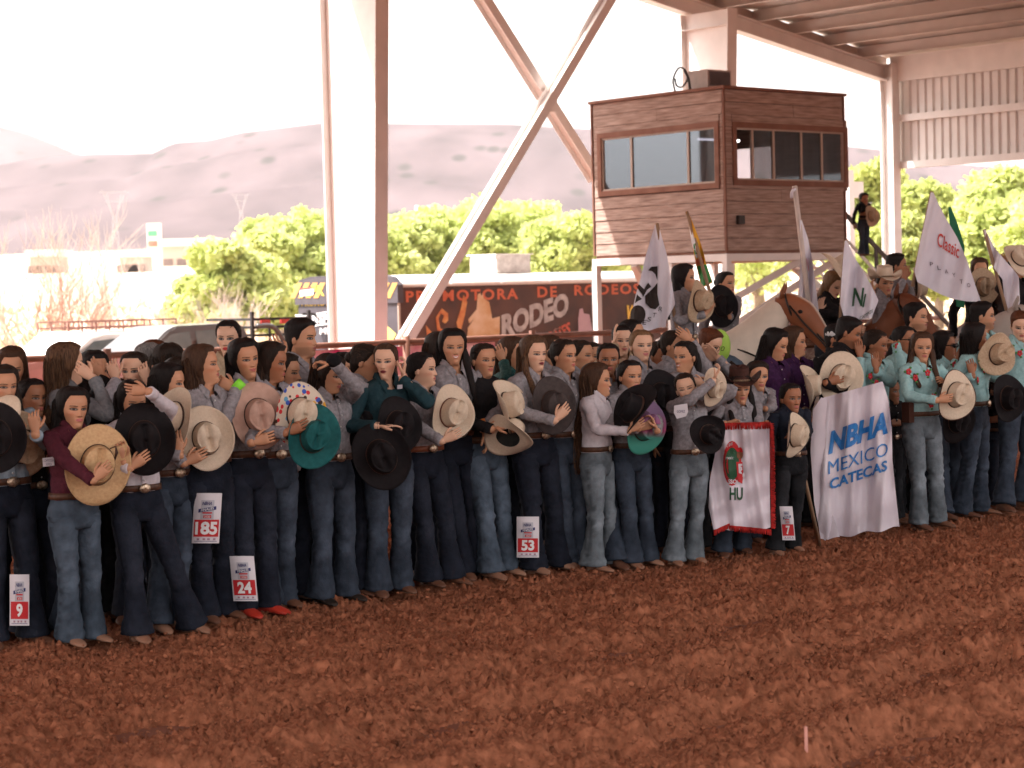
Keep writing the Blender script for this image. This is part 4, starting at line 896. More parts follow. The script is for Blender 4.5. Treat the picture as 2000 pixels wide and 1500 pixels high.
    ST = np.array([(.955, .150, .098, .112), (.985, .146, .104, .108), (1.03, .138+bl*.5, .112, .104), (1.10, .136, .106, .100), (1.17, .143, .112, .104), (1.225, .152, .136 if not male else .12, .108), (1.27, .158, .132 if not male else .122, .112), (1.32, .168, .112, .113), (1.36, .170, .092, .108), (1.385, .150, .076, .098), (1.405, .115, .062, .086), (1.42, .082, .052, .074), (1.438, .061, .050, .068)])
    zz = np.concatenate([np.linspace(.955, 1.36, 36), [1.373, 1.385, 1.396, 1.406, 1.415, 1.425, 1.438]]); ph2 = np.arange(NS_)*2*math.pi/NS_
    if hem: zz = zz.copy(); zz[0] -= hem; zz[1] -= hem*.6; zz[2] -= hem*.3
    S_, Cc = np.sin(ph2), np.cos(ph2); e = 2/2.4
    pw = (ph2+math.pi) % (2*math.pi)-math.pi; vneck = (.085 if collar else 0)*smooth(1.34, 1.438, zz)[:, None]*np.exp(-(pw/.55)**2)[None]
    ZV = zz[:, None]-vneck; hw, f, k = interp(ST, ZV)
    Xs = hw*np.sign(S_)*np.abs(S_)**e*sw; Ys = np.where(Cc > 0, -f, k)*np.abs(Cc)**e*s; Zs = ZV*s
    P_ = np.stack([Xs, Ys, Zs], -1); ctr = np.stack([np.zeros_like(Zs), np.zeros_like(Zs), Zs], -1); dv = P_-ctr; dn = dv/(np.linalg.norm(dv, axis=-1)[..., None]+1e-6)
    q = P_.copy(); q[..., 2] *= .55; amp = .0135*smooth(1.42, 1.33, zz)[:, None]*s
    P_ = P_+dn*(((.45-np.abs(sn(q+P_[..., :1]*.4, 46, seed)))*1.0+sn(q, 105, seed+3)*.30)*amp)[..., None]
    P_[..., 0] += hx*smooth(1.2, 1.42, Zs/s)
    sb2 = MB(); sb2.grid(P_, True, False, False)
    for g_ in sleeves: sb2.grid(g_, True, True, True)
    for g_ in cuffs: sb2.grid(g_, True, True, True)
    if collar and lod < 2:
        for sx in (-1, 1):      # collar leaves
            G_ = []
            for i, a in enumerate(np.linspace(0.20, 2.9, 9)):
                o = .006
                xt, yt, zt_ = math.sin(a)*.060, (-math.cos(a)*(.056+.034*math.exp(-(a/.6)**2)) if a < 1.57 else -math.cos(a)*.070), 1.460-.080*math.exp(-(a/.75)**2)
                wdt = .030+.026*max(0, 1-a/.9)
                G_.append([(sx*xt*s+hx, yt*s, (zt_-.02)*s), (sx*(xt+.003)*s+hx, (yt*1.05)*s, zt_*s), (sx*(xt+.009)*s+hx, yt*1.15*s, (zt_+.002)*s), (sx*(xt*1.22+.012+.022*max(0, 1-a/.9))*s+hx, (yt*1.35-.004)*s, (zt_-wdt)*s)])
            G_ = np.array(G_); sb2.grid(G_, closed=False); sb2.grid(G_[:, ::-1]-np.array((0, .0, .0025)), closed=False)
    if collar and shirt not in ('teal', 'tealdot', 'vest') and lod == 0:
        zp = np.linspace(.99, 1.365, 16); hw_, f_, k_ = interp(ST, zp)
        sb2.grid(np.array([[(x_*s, -(ff+.0105)*s, z_*s) for x_ in (-.014, .014)] for z_, ff in zip(zp, f_)])[:, ::1], closed=False)
        for z_ in np.arange(1.03, 1.36, .075):
            ff = np.interp(z_, zp, f_); sb2.blob((0, -(ff+.0125)*s, z_*s), (.0065*s, .003*s, .0065*s), 6, 4, mi=1)
    sb2.build('shirt', [sm, M_dot], root)
    # ---- jeans
    jm, jc = jmat(jeans); jb = MB(); jc = np.array(jc); lt = jc*2.2+.015
    hipz = .975*s
    HP = np.array([(.99, .138, .092, .100), (.95, .150, .098, .116), (.90, .166, .104, .130), (.85, .172, .104, .132), (.80, .168, .100, .118), (.765, .150, .085, .095)])
    zz = np.linspace(.985, .765, 12); o_ = np.argsort(HP[:, 0]); hw, f, k = interp(HP[o_], zz)
    Xs = hw[:, None]*np.sign(S_)*np.abs(S_)**.88*sw; Ys = np.where(Cc > 0, -f[:, None], k[:, None])*np.abs(Cc)**.85*s; Zs = np.repeat(zz[:, None], NS_, 1)*s
    P_ = np.stack([Xs, Ys, Zs], -1); ctr = np.stack([Xs*0, Ys*0, Zs], -1); dn = (P_-ctr)/(np.linalg.norm(P_-ctr, axis=-1)[..., None]+1e-6); P_ += dn*(sn(P_*np.array((1, 1, 2.)), 28, seed+7)*.004)[..., None]
    jb.grid(P_, True, True, True, 0, np.tile(jc*1.05, (P_.shape[0]*P_.shape[1], 1)))
    fp = []
    for i, side in enumerate((-1, 1)):
        if feet: g_ = ground(*feet[i]); ft = loc((g_.x, g_.y, 0))
        else: ft = np.array([side*(.105+.02*((PN*7+i) % 3-1)), -.04*((PN+i) % 3)+.02, 0.])*s
        ft[2] = 0
        if ride is not None:
            hip = np.array([side*.10*s, .02, .88*s]); knee = np.array([side*.36, -.36, .66*s]); an = np.array([side*.38, -.16, .24*s]); ft = an.copy()
        else:
            hip = np.array([side*.086*sw, .006, .86*s]); an = np.array([ft[0], ft[1]+.02*s, .07*s]); knee = (hip+an)/2+np.array([0, -.028*s, .02*s]); knee[2] = .47*s
        path = curve([hip, hip*.6+knee*.4, knee, knee*.45+an*.55, an-(0, 0, .012*s)], 44)
        t = np.linspace(0, 1, 44); rad = np.interp(t, [0, .15, .35, .5, .58, .72, .88, 1], [.088, .090, .078, .066, .063, .066, .076+.006*flare, .078+.016*flare])*s*(1.04 if male else 1)*(.95+.05*wide)
        fl_ = np.interp(t, [0, .2, .5, 1], [1.18, 1.12, 1.02, 1.2])
        wrk = .006; G_ = tube_grid(path, rad, 18, fl_, (1, 0, 0), 0)
        q = G_*np.array((.6, .6, 1.7)); ctr = path[:, None, :]; dv = (G_-ctr)/(np.linalg.norm(G_-ctr, axis=-1)[..., None]+1e-6)
        am = (.0045+.0105*np.exp(-((t-.52)/.10)**2)+.009*smooth(.78, 1, t)+.004*np.exp(-((t-.05)/.1)**2))*s
        G_ = G_+dv*((.45-np.abs(sn(q, 40, seed+11+i)))*1.1+sn(q, 95, seed+12)*.35)[..., None]*am[:, None, None]
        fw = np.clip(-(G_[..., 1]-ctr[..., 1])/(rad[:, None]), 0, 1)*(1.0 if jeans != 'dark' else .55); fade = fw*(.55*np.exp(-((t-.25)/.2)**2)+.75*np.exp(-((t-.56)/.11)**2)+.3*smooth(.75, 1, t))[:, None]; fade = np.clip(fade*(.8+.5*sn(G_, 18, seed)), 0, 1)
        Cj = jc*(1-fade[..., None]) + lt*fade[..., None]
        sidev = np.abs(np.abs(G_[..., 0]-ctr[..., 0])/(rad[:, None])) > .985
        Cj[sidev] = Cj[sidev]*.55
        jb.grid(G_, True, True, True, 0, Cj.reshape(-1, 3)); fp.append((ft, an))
        # boot
        bb = MB(); hd = (side*.28 if not feet else side*.12); bmt = BOOT[boots]; c_, s2 = math.cos(hd), math.sin(hd); Gb = []
        bz = ft[2] if ride is not None else 0.0; ax_, ay_ = (an[0], an[1])
        for yy_, hw_, top in ((.075, .030, .075), (.06, .036, .10), (.02, .036, .105), (-.03, .036, .09), (-.08, .043, .066), (-.12, .046, .055), (-.155, .040, .045), (-.185, .026, .034), (-.20, .010, .024)):
            row = []
            for u in np.arange(12)*2*math.pi/12:
                xx_ = math.cos(u)*hw_; zz_ = (.012+top)/2+math.sin(u)*(top-.012)/2; row.append((xx_, yy_, max(zz_, .012 if yy_ < .03 else .026)))
            Gb.append(row)
        Gb = np.array(Gb)*s; V_ = Gb.copy(); V_[..., 0] = Gb[..., 0]*c_-Gb[..., 1]*s2+ax_; V_[..., 1] = Gb[..., 0]*s2+Gb[..., 1]*c_+ay_; V_[..., 2] += bz; bb.grid(V_, True, True, True)
        Mh = Matrix.Translation((ax_, ay_, bz)) @ Matrix.Rotation(hd, 4, 'Z'); bb.box(-.030*s, .030*s, .02*s, .078*s, 0, .028*s, M=Mh); bb.build('boot', bmt, root)
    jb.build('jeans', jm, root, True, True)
    # ---- belt
    if belt and lod < 2:
        bb = MB(); zz = np.array([.958, .960, .998, 1.0]); off = np.array([.0, .008, .008, 0.]); hw, f, k = interp(ST, np.maximum(zz, .96)); hw = hw+off+.004; f = f+off+.004; k = k+off+.004
        bb.grid(np.stack([hw[:, None]*np.sign(S_)*np.abs(S_)**e*sw, np.where(Cc > 0, -f[:, None], k[:, None])*np.abs(Cc)**e*s, np.repeat(zz[:, None], NS_, 1)*s], -1), True, False, False)
        bo = bb.build('belt', bcol or M_belt, root)
        if buckle: bb = MB(); bb.blob((0, -(.104+.022)*s, .979*s), (.040*s, .012*s, .031*s), 14, 7); bb.build('buckle', M_buckle, bo)
    # ---- hair
    hm = hmat(hair); hb = MB(); n_ = 40; zc = np.linspace(-.11, .110, 30); phh = np.arange(n_)*2*math.pi/n_
    low_ = style in ('long', 'curly', 'locks')
    def off(X, Y_, Z_, pp):
        if style == 'short' : yl = np.interp(Z_, [-.09, -.05, -.02, .0, .05, .072, .082], [.06, .03, .012, -.022, -.045, -.066, -.075]); th = .010+.014*smooth(.03, .09, Z_)
        elif low_: yl = np.interp(Z_, [-.11, -.06, 0, .04, .065, .084, .094], [.0, -.012, -.030, -.048, -.060, -.062, -.3]); th = .021+.006*smooth(.04, .10, Z_)
        else: yl = np.interp(Z_, [-.08, -.05, -.02, .02, .045, .066, .084, .094], [.055, .035, .012, -.028, -.044, -.056, -.060, -.3]); th = .0125
        m_ = smooth(-.002, .016, Y_-yl); part = .004*np.exp(-((X-.012)/.006)**2)*(Z_ > .05)
        return m_*(th+.0022*np.sin(pp*17+Z_*40+seed)+.002*sn(np.stack([X, Y_, Z_*.4], -1), 120, seed)-part)-.004*(1-m_)-.001
    Ph, *_ = head_surface(hs, jaw, 0, zc, phh-math.pi, off)
    hb.grid(twist(Ph), True, False, True)
    wl = lambda z: smooth(-.45, -.08, z)
    if low_:
        nz_ = 26; zz = np.linspace(.045, -hl, nz_); th = np.arange(30)*2*math.pi/30; t = np.linspace(0, 1, nz_); G_ = []
        for z, u in zip(zz, t):
            wv = np.interp(z, [-.9, -.5, -.3, -.17, -.06, .045], [.06, .09, .112, .100, .088, .07]); bk_ = np.interp(z, [-.9, -.5, -.3, -.15, .0, .045], [.165, .165, .155, .118, .108, .09]); fr_ = np.interp(z, [-.9, -.3, -.17, -.1, .0, .045], [.095, .075, .012, -.02, .015, .03])
            if u > .75: wv *= 1-.9*(u-.75)**1.0
            rip = 1+(.06 if style != 'curly' else .16)*np.sin(th*11+seed+z*(8 if style != 'curly' else 60))*(.4+u)+.05*np.sin(th*5+z*14+seed)
            cy = (bk_+fr_)/2; hy_ = (bk_-fr_)/2
            G_.append(np.stack([wv*np.cos(th)*rip, cy+hy_*np.sin(th)*rip, z+.02*np.sin(th*7+seed)*(u > .9)], -1))
        hb.grid(twist(np.array(G_)*hs, wl), True, True, True)
    if 'R' in lock or 'L' in lock:
        for ch in lock:
            sx = -1 if ch == 'R' else 1
            if ch not in 'RL': continue
            hb.tube(twist(curve(np.array([(sx*.062, -.01, .03), (sx*.082, -.015, -.04), (sx*.088, -.03, -.12), (sx*.092, -.085, -.20), (sx*.095, -.125, -.30), (sx*.09, -.135, -hl)])*hs, 16), wl), np.interp(np.linspace(0, 1, 16), [0, .3, .8, 1], [.014, .028, .022, .006])*hs, 10, .6, wr=.005, wf=60, seed=seed)
    if style == 'pony':
        hb.tube(twist(curve(np.array([(0, .085, .02), (0, .125, .02), (.01, .14, -.05), (.015, .135, -.16), (.01, .13, -min(hl, .38))])*hs, 14), wl), np.interp(np.linspace(0, 1, 14), [0, .15, .6, 1], [.018, .03, .032, .008])*hs, 10, wr=.004, wf=60, seed=seed)
    if style == 'bun': hb.blob(tuple(twist(np.array([[0., .105, .015]])*hs)[0]), (.042, .042, .04), 12, 8)
    if lod == 0 and style != 'short' and ride is None:
        rs_ = np.random.default_rng(seed); ns = 280 if low_ else 120
        for i_ in range(ns):
            a0 = rs_.uniform(-2.2, 2.2)+math.pi; t_ = np.linspace(0, 1, 9)
            if low_:
                zt0, zt1 = rs_.uniform(.02, .10), -rs_.uniform(.5, 1.04)*hl; zs = zt0+(zt1-zt0)*t_
                wv = np.interp(zs, [-.9, -.5, -.3, -.17, -.06, .045, .11], [.06, .09, .112, .100, .090, .086, .04])+.006; bk_ = np.interp(zs, [-.9, -.5, -.3, -.15, .0, .045, .11], [.165, .165, .155, .118, .118, .112, .05])+.006; fr_ = np.interp(zs, [-.9, -.3, -.17, -.1, .0, .045, .11], [.095, .075, .012, -.02, .0, .01, -.02])
                an_ = a0-math.pi/2+.25*np.sin(zs*9+i_); px_ = wv*np.cos(an_+0*zs); py_ = (bk_+fr_)/2+np.abs((bk_-fr_)/2)*np.sin(an_); jit = rs_.normal(size=3)*.0045
                pts = np.stack([px_+jit[0]*t_*2, py_+jit[1], zs], -1); pp_ = twist(pts*hs, wl)
            else:
                z0_ = rs_.uniform(-.05, .105); hw_, f_, k_ = interp(HT, np.array([z0_])); an_ = a0+np.linspace(0, .5*np.sign(math.sin(a0)+.01)*-1, 9)
                px_ = (hw_[0]+.011)*np.sin(an_); py_ = -np.cos(an_)*(k_[0]+.011); zs = z0_+.012*np.sin(t_*3)+rs_.normal()*.002; m_ok = py_ > np.interp(z0_, [-.05, .0, .045, .066, .08], [.04, -.01, -.05, -.08, -.3]); 
                if m_ok.sum() < 9: continue
                pp_ = twist(np.stack([px_, py_, zs], -1)*hs)
            wd = rs_.uniform(.0012, .0026)*hs; dr = np.cross(np.gradient(pp_, axis=0), pp_-pp_.mean(0)*np.array((1, 1, 0))-np.array((0, 0, 1))*pp_[:, 2:]); dr = np.cross(np.gradient(pp_, axis=0), np.array((rs_.normal(), rs_.normal(), .1))); dr /= np.linalg.norm(dr, axis=1)[:, None]+1e-9
            hb.grid(np.stack([pp_-dr*wd, pp_+dr*wd], 1), closed=False, mi=int(i_ % 3 == 0))
    hb.build('hair', [hm, hmat({'black': 'dark', 'dark': 'brown', 'brown': 'ombre'}.get(hair, hair))], root)
    if hatworn:
        mw = worn_hat(root, hatworn); Mr = Matrix.Translation((hx, hy, hz)) @ Matrix.Rotation(yawr, 4, 'Z') @ Matrix.Rotation(pr, 4, 'X'); mw.matrix_local = Mr @ Matrix.Translation((0, .008, .062*hs)) @ Matrix.Scale(hs, 4)
    root['_y'] = Y; del root['_y']
    return dict(root=root, base=base, Y=Y, s=s, loc=loc, hz=hz, ang=b_, legs=fp, twist=twist, hs=hs, sw=sw)
def R_(a): return a*math.pi/180

# ------------------------------------------------------------------ hats
HN = 0
def hat_parts(felt, band, parent, a=.165, b2=.195, curl=.055, ch=.115, edge=None, straw=False, brimmat=None):
    n = 40; th = np.arange(n)*2*math.pi/n
    global HN; HN += 1; h1, h2 = HN*1.7, HN*2.9
    def brimz(x, y): return curl*(np.abs(x)/.16)**2.6-.022*(np.abs(y)/.19)**2 + (.009*np.sin(2*th+h1)+.006*np.sin(3*th+h2)+.012*np.sin(th+h2))*(np.hypot(x, y)/.19)**3
    rs = np.linspace(0, 1, 9); G = []; G2 = []
    for r_ in rs:
        ax_ = .080+(a-.080)*r_; bx_ = .098+(b2-.098)*r_; x = ax_*np.cos(th); y = bx_*np.sin(th); z = brimz(x, y)*r_; G.append(np.stack([x, y, z+.0025], -1)); G2.append(np.stack([x, y, z-.0025], -1))
    b = MB(); b.grid(np.array(G+G2[::-1]), True, False, False); br = b.build('brim', brimmat or felt, parent)
    if edge: b = MB(); b.tube(np.vstack([(G[-1]+G2[-1])/2, (G[-1]+G2[-1])[:1]/2]), .0042, 5, caps=False); b.build('brim_edge', edge, parent)
    G = []
    for u in np.linspace(0, 1, 8):
        k = 1-.10*u; pinch = 1-.22*u*np.clip(-np.sin(th), 0, 1)**2*np.abs(np.cos(th)); G.append(np.stack([.082*k*np.cos(th)*pinch, .100*k*(1-.04*u)*np.sin(th), np.full(n, ch*u)+.010*u*np.sin(th)], -1))
    top = G[-1]
    for k in (.94, .8, .6, .4, .2, .03):
        x = top[:, 0]*k; y = top[:, 1]*k; dz = .012*(1-k) - .036*np.exp(-(x/.020)**2)*smooth(0, .12, 1-k) - .020*np.exp(-((np.abs(x)-.052)/.018)**2)*np.exp(-((y+.045)/.04)**2)*(1 if k < .95 else 0)
        G.append(np.stack([x, y, top[:, 2]+dz+.006*(k < .9)], -1))
    b = MB(); b.grid(np.array(G), True, False, True); b.grid(np.array(G)[:5][::-1]*np.array((.965, .965, .97)), True, True, False, mi=1); b.build('crown', [felt, cm('hatlining', (.02, .018, .016))], parent)
    b = MB(); b.grid(np.array([np.stack([(.0835+o)*np.cos(th)*kk, (.1015+o)*np.sin(th)*kk, np.full(n, z)], -1) for z, o, kk in ((.004, .0, 1), (.005, .003, 1), (.017, .003, .99), (.018, 0, .99))]), True, False, False); b.build('hatband', band, parent)
HM = {'cream': ((.60, .47, .35), (.68, .55, .42)), 'straw': ((.50, .30, .15), (.62, .41, .22)), 'tanstraw': ((.40, .27, .17), (.52, .38, .26)), 'black': ((.006, .004, .005), (.012, .009, .010)), 'pinkbeige': ((.44, .27, .21), (.52, .33, .26)), 'charcoal': ((.045, .034, .033), (.07, .053, .05)), 'teal': ((.008, .075, .078), (.014, .11, .11)), 'brown': ((.035, .012, .009), (.06, .022, .015))}
def hmt(k):
    a, c = HM[k]; st = k in ('cream', 'straw', 'tanstraw'); return cm('hat_'+k, a, base2=c, rough=.8 if not st else .6, vscale=30 if not st else 70, bump=.0015 if not st else .003, bscale=200, spec=.2)
def worn_hat(root, key):
    e = empty('hat'); e.parent = root; hat_parts(hmt(key), cm('studband', (.3, .2, .12), rough=.4, vscale=200, base2=(.05, .02, .015)), e, curl=.075); return e
def hat(px, py, Y, key, label, az=20, el=5, roll=0, size=1.0, a=.165, b2=.20, curl=.04, edge=None, brimmat=None, ch=.11, name='cowboy_hat', cat='hat', band=None):
    p = at(px, py, Y); e = empty(name, (0, 0, 0), 0, label, cat, 'cowboy hats held in the hands')
    up = Vector((math.sin(R_(az))*math.cos(R_(el)), -math.cos(R_(az))*math.cos(R_(el)), math.sin(R_(el)))); ya = Vector((0, 0, 1)); ya = (ya-up*ya.dot(up))
    if ya.length < .2: ya = Vector((1, 0, 0))-up*up.x
    ya.normalize(); ya = Matrix.Rotation(R_(roll), 3, up) @ ya; xa = ya.cross(up)
    M_ = Matrix(((xa.x, ya.x, up.x), (xa.y, ya.y, up.y), (xa.z, ya.z, up.z))).to_4x4(); e.matrix_world = Matrix.Translation(p) @ M_ @ Matrix.Scale(size, 4)
    hat_parts(hmt(key), band or cm('hatband_dark', (.05, .02, .012), rough=.5), e, a, b2, curl, ch, edge, brimmat=brimmat); return e
# ------------------------------------------------------------------ number bibs, cloths, horses
def atv(PX, PY, Y):
    PX = np.asarray(PX, float); PY = np.asarray(PY, float); Y = np.broadcast_to(np.asarray(Y, float), PX.shape)
    D = np.array(fwd)*FPX + np.array(camR)*(PX[..., None]-1000) + np.array(camU)*(750-PY[..., None]); return np.array((0, 0, CAMZ))+D*(Y/D[..., 1])[..., None]
def locv(pp, P_):
    q = P_-np.array(pp['base']); c, s = math.cos(-pp['ang']), math.sin(-pp['ang']); return np.stack([q[..., 0]*c-q[..., 1]*s, q[..., 0]*s+q[..., 1]*c, q[..., 2]], -1)
paper = cm('bib_paper', (.62, .57, .60), rough=.5, var=.04); redp = ink('bib_red', (.48, .02, .025)); navy = ink('navy', (.03, .03, .12))
def bib(pp, px, py, w_, h_, num, dY=-.13, lean=0., R0=.115, clip=None, name='number_bib', lab=None):
    """curved paper sheet on a leg; w_, h_ in photo pixels"""
    Yb = pp['Y']+dY; k = Yb/4000
    def mp(off):
        def f(U, V):      # U -.5...5, V 0..1 up
            x = U*w_*k; ang = x/R0; X_ = px+(np.sin(ang)*R0/k)+lean*(V-.5); return locv(pp, atv(X_, py+(.5-V)*h_, Yb+(1-np.cos(ang))*R0-off+.006*np.sin(V*7+U*3)))
        return f
    u = np.linspace(-.5, .5, 11); v = np.linspace(0, 1, 9); UU, VV = np.meshgrid(u, v); b = MB(); b.grid(mp(0)(UU, VV), closed=False); o = b.build(name, paper, pp['root']); 
    if lab: o['label'] = lab
    def rect(u0, u1, v0, v1, m, nm='print', off=.004): 
        b = MB(); UU, VV = np.meshgrid(np.linspace(u0, u1, 8), np.linspace(v0, v1, 3)); b.grid(mp(off)(UU, VV), closed=False); return b.build(nm, m, o)
    rect(-.44, .44, .13, .47, redp); rect(-.40, .40, .035, .045, navy); rect(-.12, .14, .50, .56, redp)
    b = MB(); UU, VV = np.meshgrid(np.linspace(-.22, .22, 6), np.linspace(.48, .86, 4)); b.grid(mp(.002)(UU, VV), closed=False); b.build('print', ink('palegrey', (.42, .40, .44)), o)
    b = MB(); UU, VV = np.meshgrid(np.linspace(-.30, .30, 8), np.linspace(0, 1, 3)); VV = .64+.07*VV+UU*.10; b.grid(mp(.005)(UU, VV), closed=False); b.build('ribbon', navy, o)
    wq = ink('white', (.75, .72, .72))
    lettering(num, mp(.007), 0, .17, .23*len(num)+.08, .26, wq, o, bold=.04); lettering('NBHA', mp(.007), -.02, .76, .32, .07, navy, o, bold=.02, shear=.02)
    lettering('FINALES', mp(.009), 0, .65, .42, .055, wq, o, bold=.01, rise=.045); lettering('2020', mp(.009), .01, .51, .2, .04, wq, o)
    rect(-.16, .16, .59, .62, redp)
    for kk in (-.3, -.1, .05, .25): rect(kk, kk+.09, .06, .10, ink('palegrey2', (.35, .2, .25)))
    return o
def cloth(name, label, rows, Y0, m, group=None, cat='flag', folds=((.030, .06, .01, 0.), (.015, .13, .02, 1.)), nu=34, nv=44, parent=None, ripple=2.0):
    """rows: list of ((xl,yl),(xr,yr)) bearings down the cloth; folds displace it in depth"""
    rows = np.array(rows, float); k = len(rows); t = np.linspace(0, k-1, nv); L_ = np.stack([np.interp(t, range(k), rows[:, 0, i]) for i in (0, 1)], -1); Rr = np.stack([np.interp(t, range(k), rows[:, 1, i]) for i in (0, 1)], -1)
    u = np.linspace(0, 1, nu)[None, :, None]; Pp = L_[:, None]*(1-u)+Rr[:, None]*u
    def D(x, y):
        d = Y0+0*x
        for a, kx, ky, ph in folds: d = d+a*np.sin(kx*x+ky*y+ph)
        return d
    Pp[..., 1] += ripple*np.sin(Pp[..., 0]*.11+1)*np.linspace(0, 1, nv)[:, None]
    W_ = atv(Pp[..., 0], Pp[..., 1], D(Pp[..., 0], Pp[..., 1])); org_ = W_.mean((0, 1)); org_[2] = W_[..., 2].min()
    if parent is None: e = empty(name, tuple(org_), 0, label, cat, group)
    else: e = parent
    b = MB(); b.grid(W_-org_, closed=False); b.grid((W_-org_+(0, .004, 0))[:, ::-1], closed=False); b.build('cloth', m, e)
    def mf(off=.008): return lambda U, V: atv(U, -V, D(U, -V)-off)-org_
    return e, mf, org_
def pole(e, org_, p, q, Yp, Yq, r_=.016, m=None, nm='pole'):
    a = np.array(at(*p, Yp))-org_; c = np.array(at(*q, Yq))-org_; b = MB(); b.tube([a, a*.5+c*.5, c], r_, 8); b.build(nm, m or cm('polewood', (.30, .18, .11), rough=.6), e)
def horse(px, py, Y, yaw, body, headc, label, mane, neckup=1.0, blaze=False, nod=0.):
    """poll seen at px,py"""
    p = at(px, py, Y); an = R_(yaw); pl = Vector((0, -1.10, 1.90)); base = Vector((p.x+pl.y*math.sin(an)*1.0, p.y-pl.y*math.cos(an)*-1.0*-1.0, 0)); 
    off_ = Vector((-math.sin(an)*pl.y, math.cos(an)*pl.y, 0)); base = Vector((p.x-off_.x, p.y-off_.y, 0)); ks = p.z/1.93
    e = empty('horse', base, an, label, 'horse', 'horses behind the line of people'); b = MB(); bc = np.array(body); hc = np.array(headc)
    def tb(pts, rad, flat=1.0, n=16, c=None, m=14, wr=0.):
        t0 = np.linspace(0, 1, len(pts)); t1 = np.linspace(0, 1, m); return b.tube(curve(pts, m)*(ks, 1, ks), np.interp(t1, t0, rad), n, np.interp(t1, t0, flat if hasattr(flat, '__len__') else [flat]*len(pts)), col=bc if c is None else c, ref=(1, 0, 0), wr=.004, wf=9, seed=3)
    tb([(0, -.82, 1.12), (0, -.72, 1.12), (0, -.45, 1.13), (0, -.1, 1.10), (0, .3, 1.10), (0, .62, 1.17), (0, .86, 1.20), (0, .93, 1.16)], [.06, .20, .27, .30, .31, .28, .18, .05], 1.12, 20, None, 22)
    tb([(0, -.35, 1.22), (0, -.62, 1.36), (0, -.85, 1.58), (0, -1.02, 1.80), (0, -1.08, 1.88)], [.19, .16, .115, .085, .06], [1.5, 1.75, 1.75, 1.6, 1.3])
    hp = [(0, -1.00, 1.88), (0, -1.10, 1.87), (0, -1.24, 1.77), (0, -1.38, 1.60), (0, -1.50, 1.44), (0, -1.555, 1.37), (0, -1.575, 1.33)]
    n0 = b.n; tb(hp, [.05, .085, .092, .072, .055, .056, .03], [1.2, 1.35, 1.5, 1.35, 1.15, 1.1, 1.0], 18, hc, 26)
    if blaze:
        Vh = b.v[-1]; Ch = b.c[-1].copy(); m_ = (np.abs(Vh[:, 0]) < .035) & (Vh[:, 2] > 1.9*ks+(Vh[:, 1]+1.05)*1.02*1.0); Ch[m_] = (.6, .5, .42); m2 = (Vh[:, 1] < -1.47) & (Vh[:, 2] < 1.42*ks); Ch[m2] = (.55, .42, .36); b.c[-1] = Ch
    for s in (-1, 1):
        b.tube(np.array([(s*.055, -1.06, 1.93), (s*.062, -1.07, 1.99), (s*.066, -1.09, 2.04), (s*.06, -1.095, 2.08)])*(1, 1, ks), [.028, .034, .024, .004], 8, .55, col=hc*.9)
        b.blob((s*.088, -1.235, 1.80*ks), (.016, .022, .018), 8, 6, col=(.01, .006, .005)); b.blob((s*.040, -1.55, 1.375*ks), (.010, .014, .016), 6, 5, col=(.02, .01, .01))
    for x, y0 in ((-.14, -.55), (.14, -.55)): b.tube(curve([(x, y0, 1.05), (x, y0, .75), (x, y0-.01, .48), (x, y0, .15), (x, y0-.04, .06), (x, y0-.05, 0)], 14)*(1, 1, ks), np.interp(np.linspace(0, 1, 14), [0, .3, .5, .8, .9, 1], [.12, .075, .048, .034, .045, .055]), 10, col=bc)
    for x, y0 in ((-.15, .66), (.15, .66)): b.tube(curve([(x, y0, 1.1), (x, y0-.08, .82), (x, y0+.12, .52), (x, y0+.08, .2), (x, y0+.02, .06), (x, y0, 0)], 14)*(1, 1, ks), np.interp(np.linspace(0, 1, 14), [0, .3, .5, .8, .9, 1], [.15, .10, .05, .036, .045, .055]), 10, col=bc)
    b.build('body', cm('horse_coat', (.3, .2, .1), attr=True, rough=.55, var=.10, vscale=7, spec=.3), e, True, True)
    hm = hmat(mane); mb = MB()
    for i in range(16):
        t = i/15; y = -.55-.52*t; z = 1.50+.42*t
        mb.tube(np.array([(0.0, y+.04, z), (.06, y+.06, z-.03), (.10, y+.08, z-.16), (.10, y+.09, z-.24)])*(1, 1, ks), [.02, .026, .02, .004], 6, .6)
    mb.tube(np.array([(0, -1.04, 1.96), (0.01, -1.14, 1.92), (.02, -1.22, 1.80)])*(1, 1, ks), [.02, .024, .005], 6); mb.build('mane', hm, e)
    tb2 = MB(); tb2.tube(curve([(0, .9, 1.22), (0, 1.05, 1.1), (0, 1.08, .7), (0, 1.05, .35)], 10), np.interp(np.linspace(0, 1, 10), [0, .4, 1], [.03, .07, .02]), 8); tb2.build('tail', hm, e)
    lm = cm('tack', (.02, .012, .009), rough=.5); br = MB()
    def ring_(y, z, rx, rz, tl_): return [(rx*math.cos(a), y+rz*math.sin(a)*math.sin(tl_), (z+rz*math.sin(a)*math.cos(tl_))*ks) for a in np.linspace(0, 6.283, 19)]
    br.tube(ring_(-1.42, 1.55, .078, .100, .75), .009, 5, caps=False); br.tube(ring_(-1.13, 1.85, .097, .125, .3), .010, 5, caps=False)
    for s in (-1, 1): br.tube(np.array([(s*.095, -1.14, 1.86), (s*.096, -1.26, 1.70), (s*.075, -1.42, 1.52), (s*.06, -1.52, 1.38)])*(1, 1, ks), .009, 5); br.tube(curve([(s*.062, -1.50, 1.36), (s*.16, -1.1, 1.3), (s*.14, -.7, 1.45), (s*.04, -.35, 1.55)], 12)*(1, 1, ks), .009, 5)
    br.build('bridle', lm, e); sd_ = MB(); th = np.linspace(-1.9, 1.9, 15)
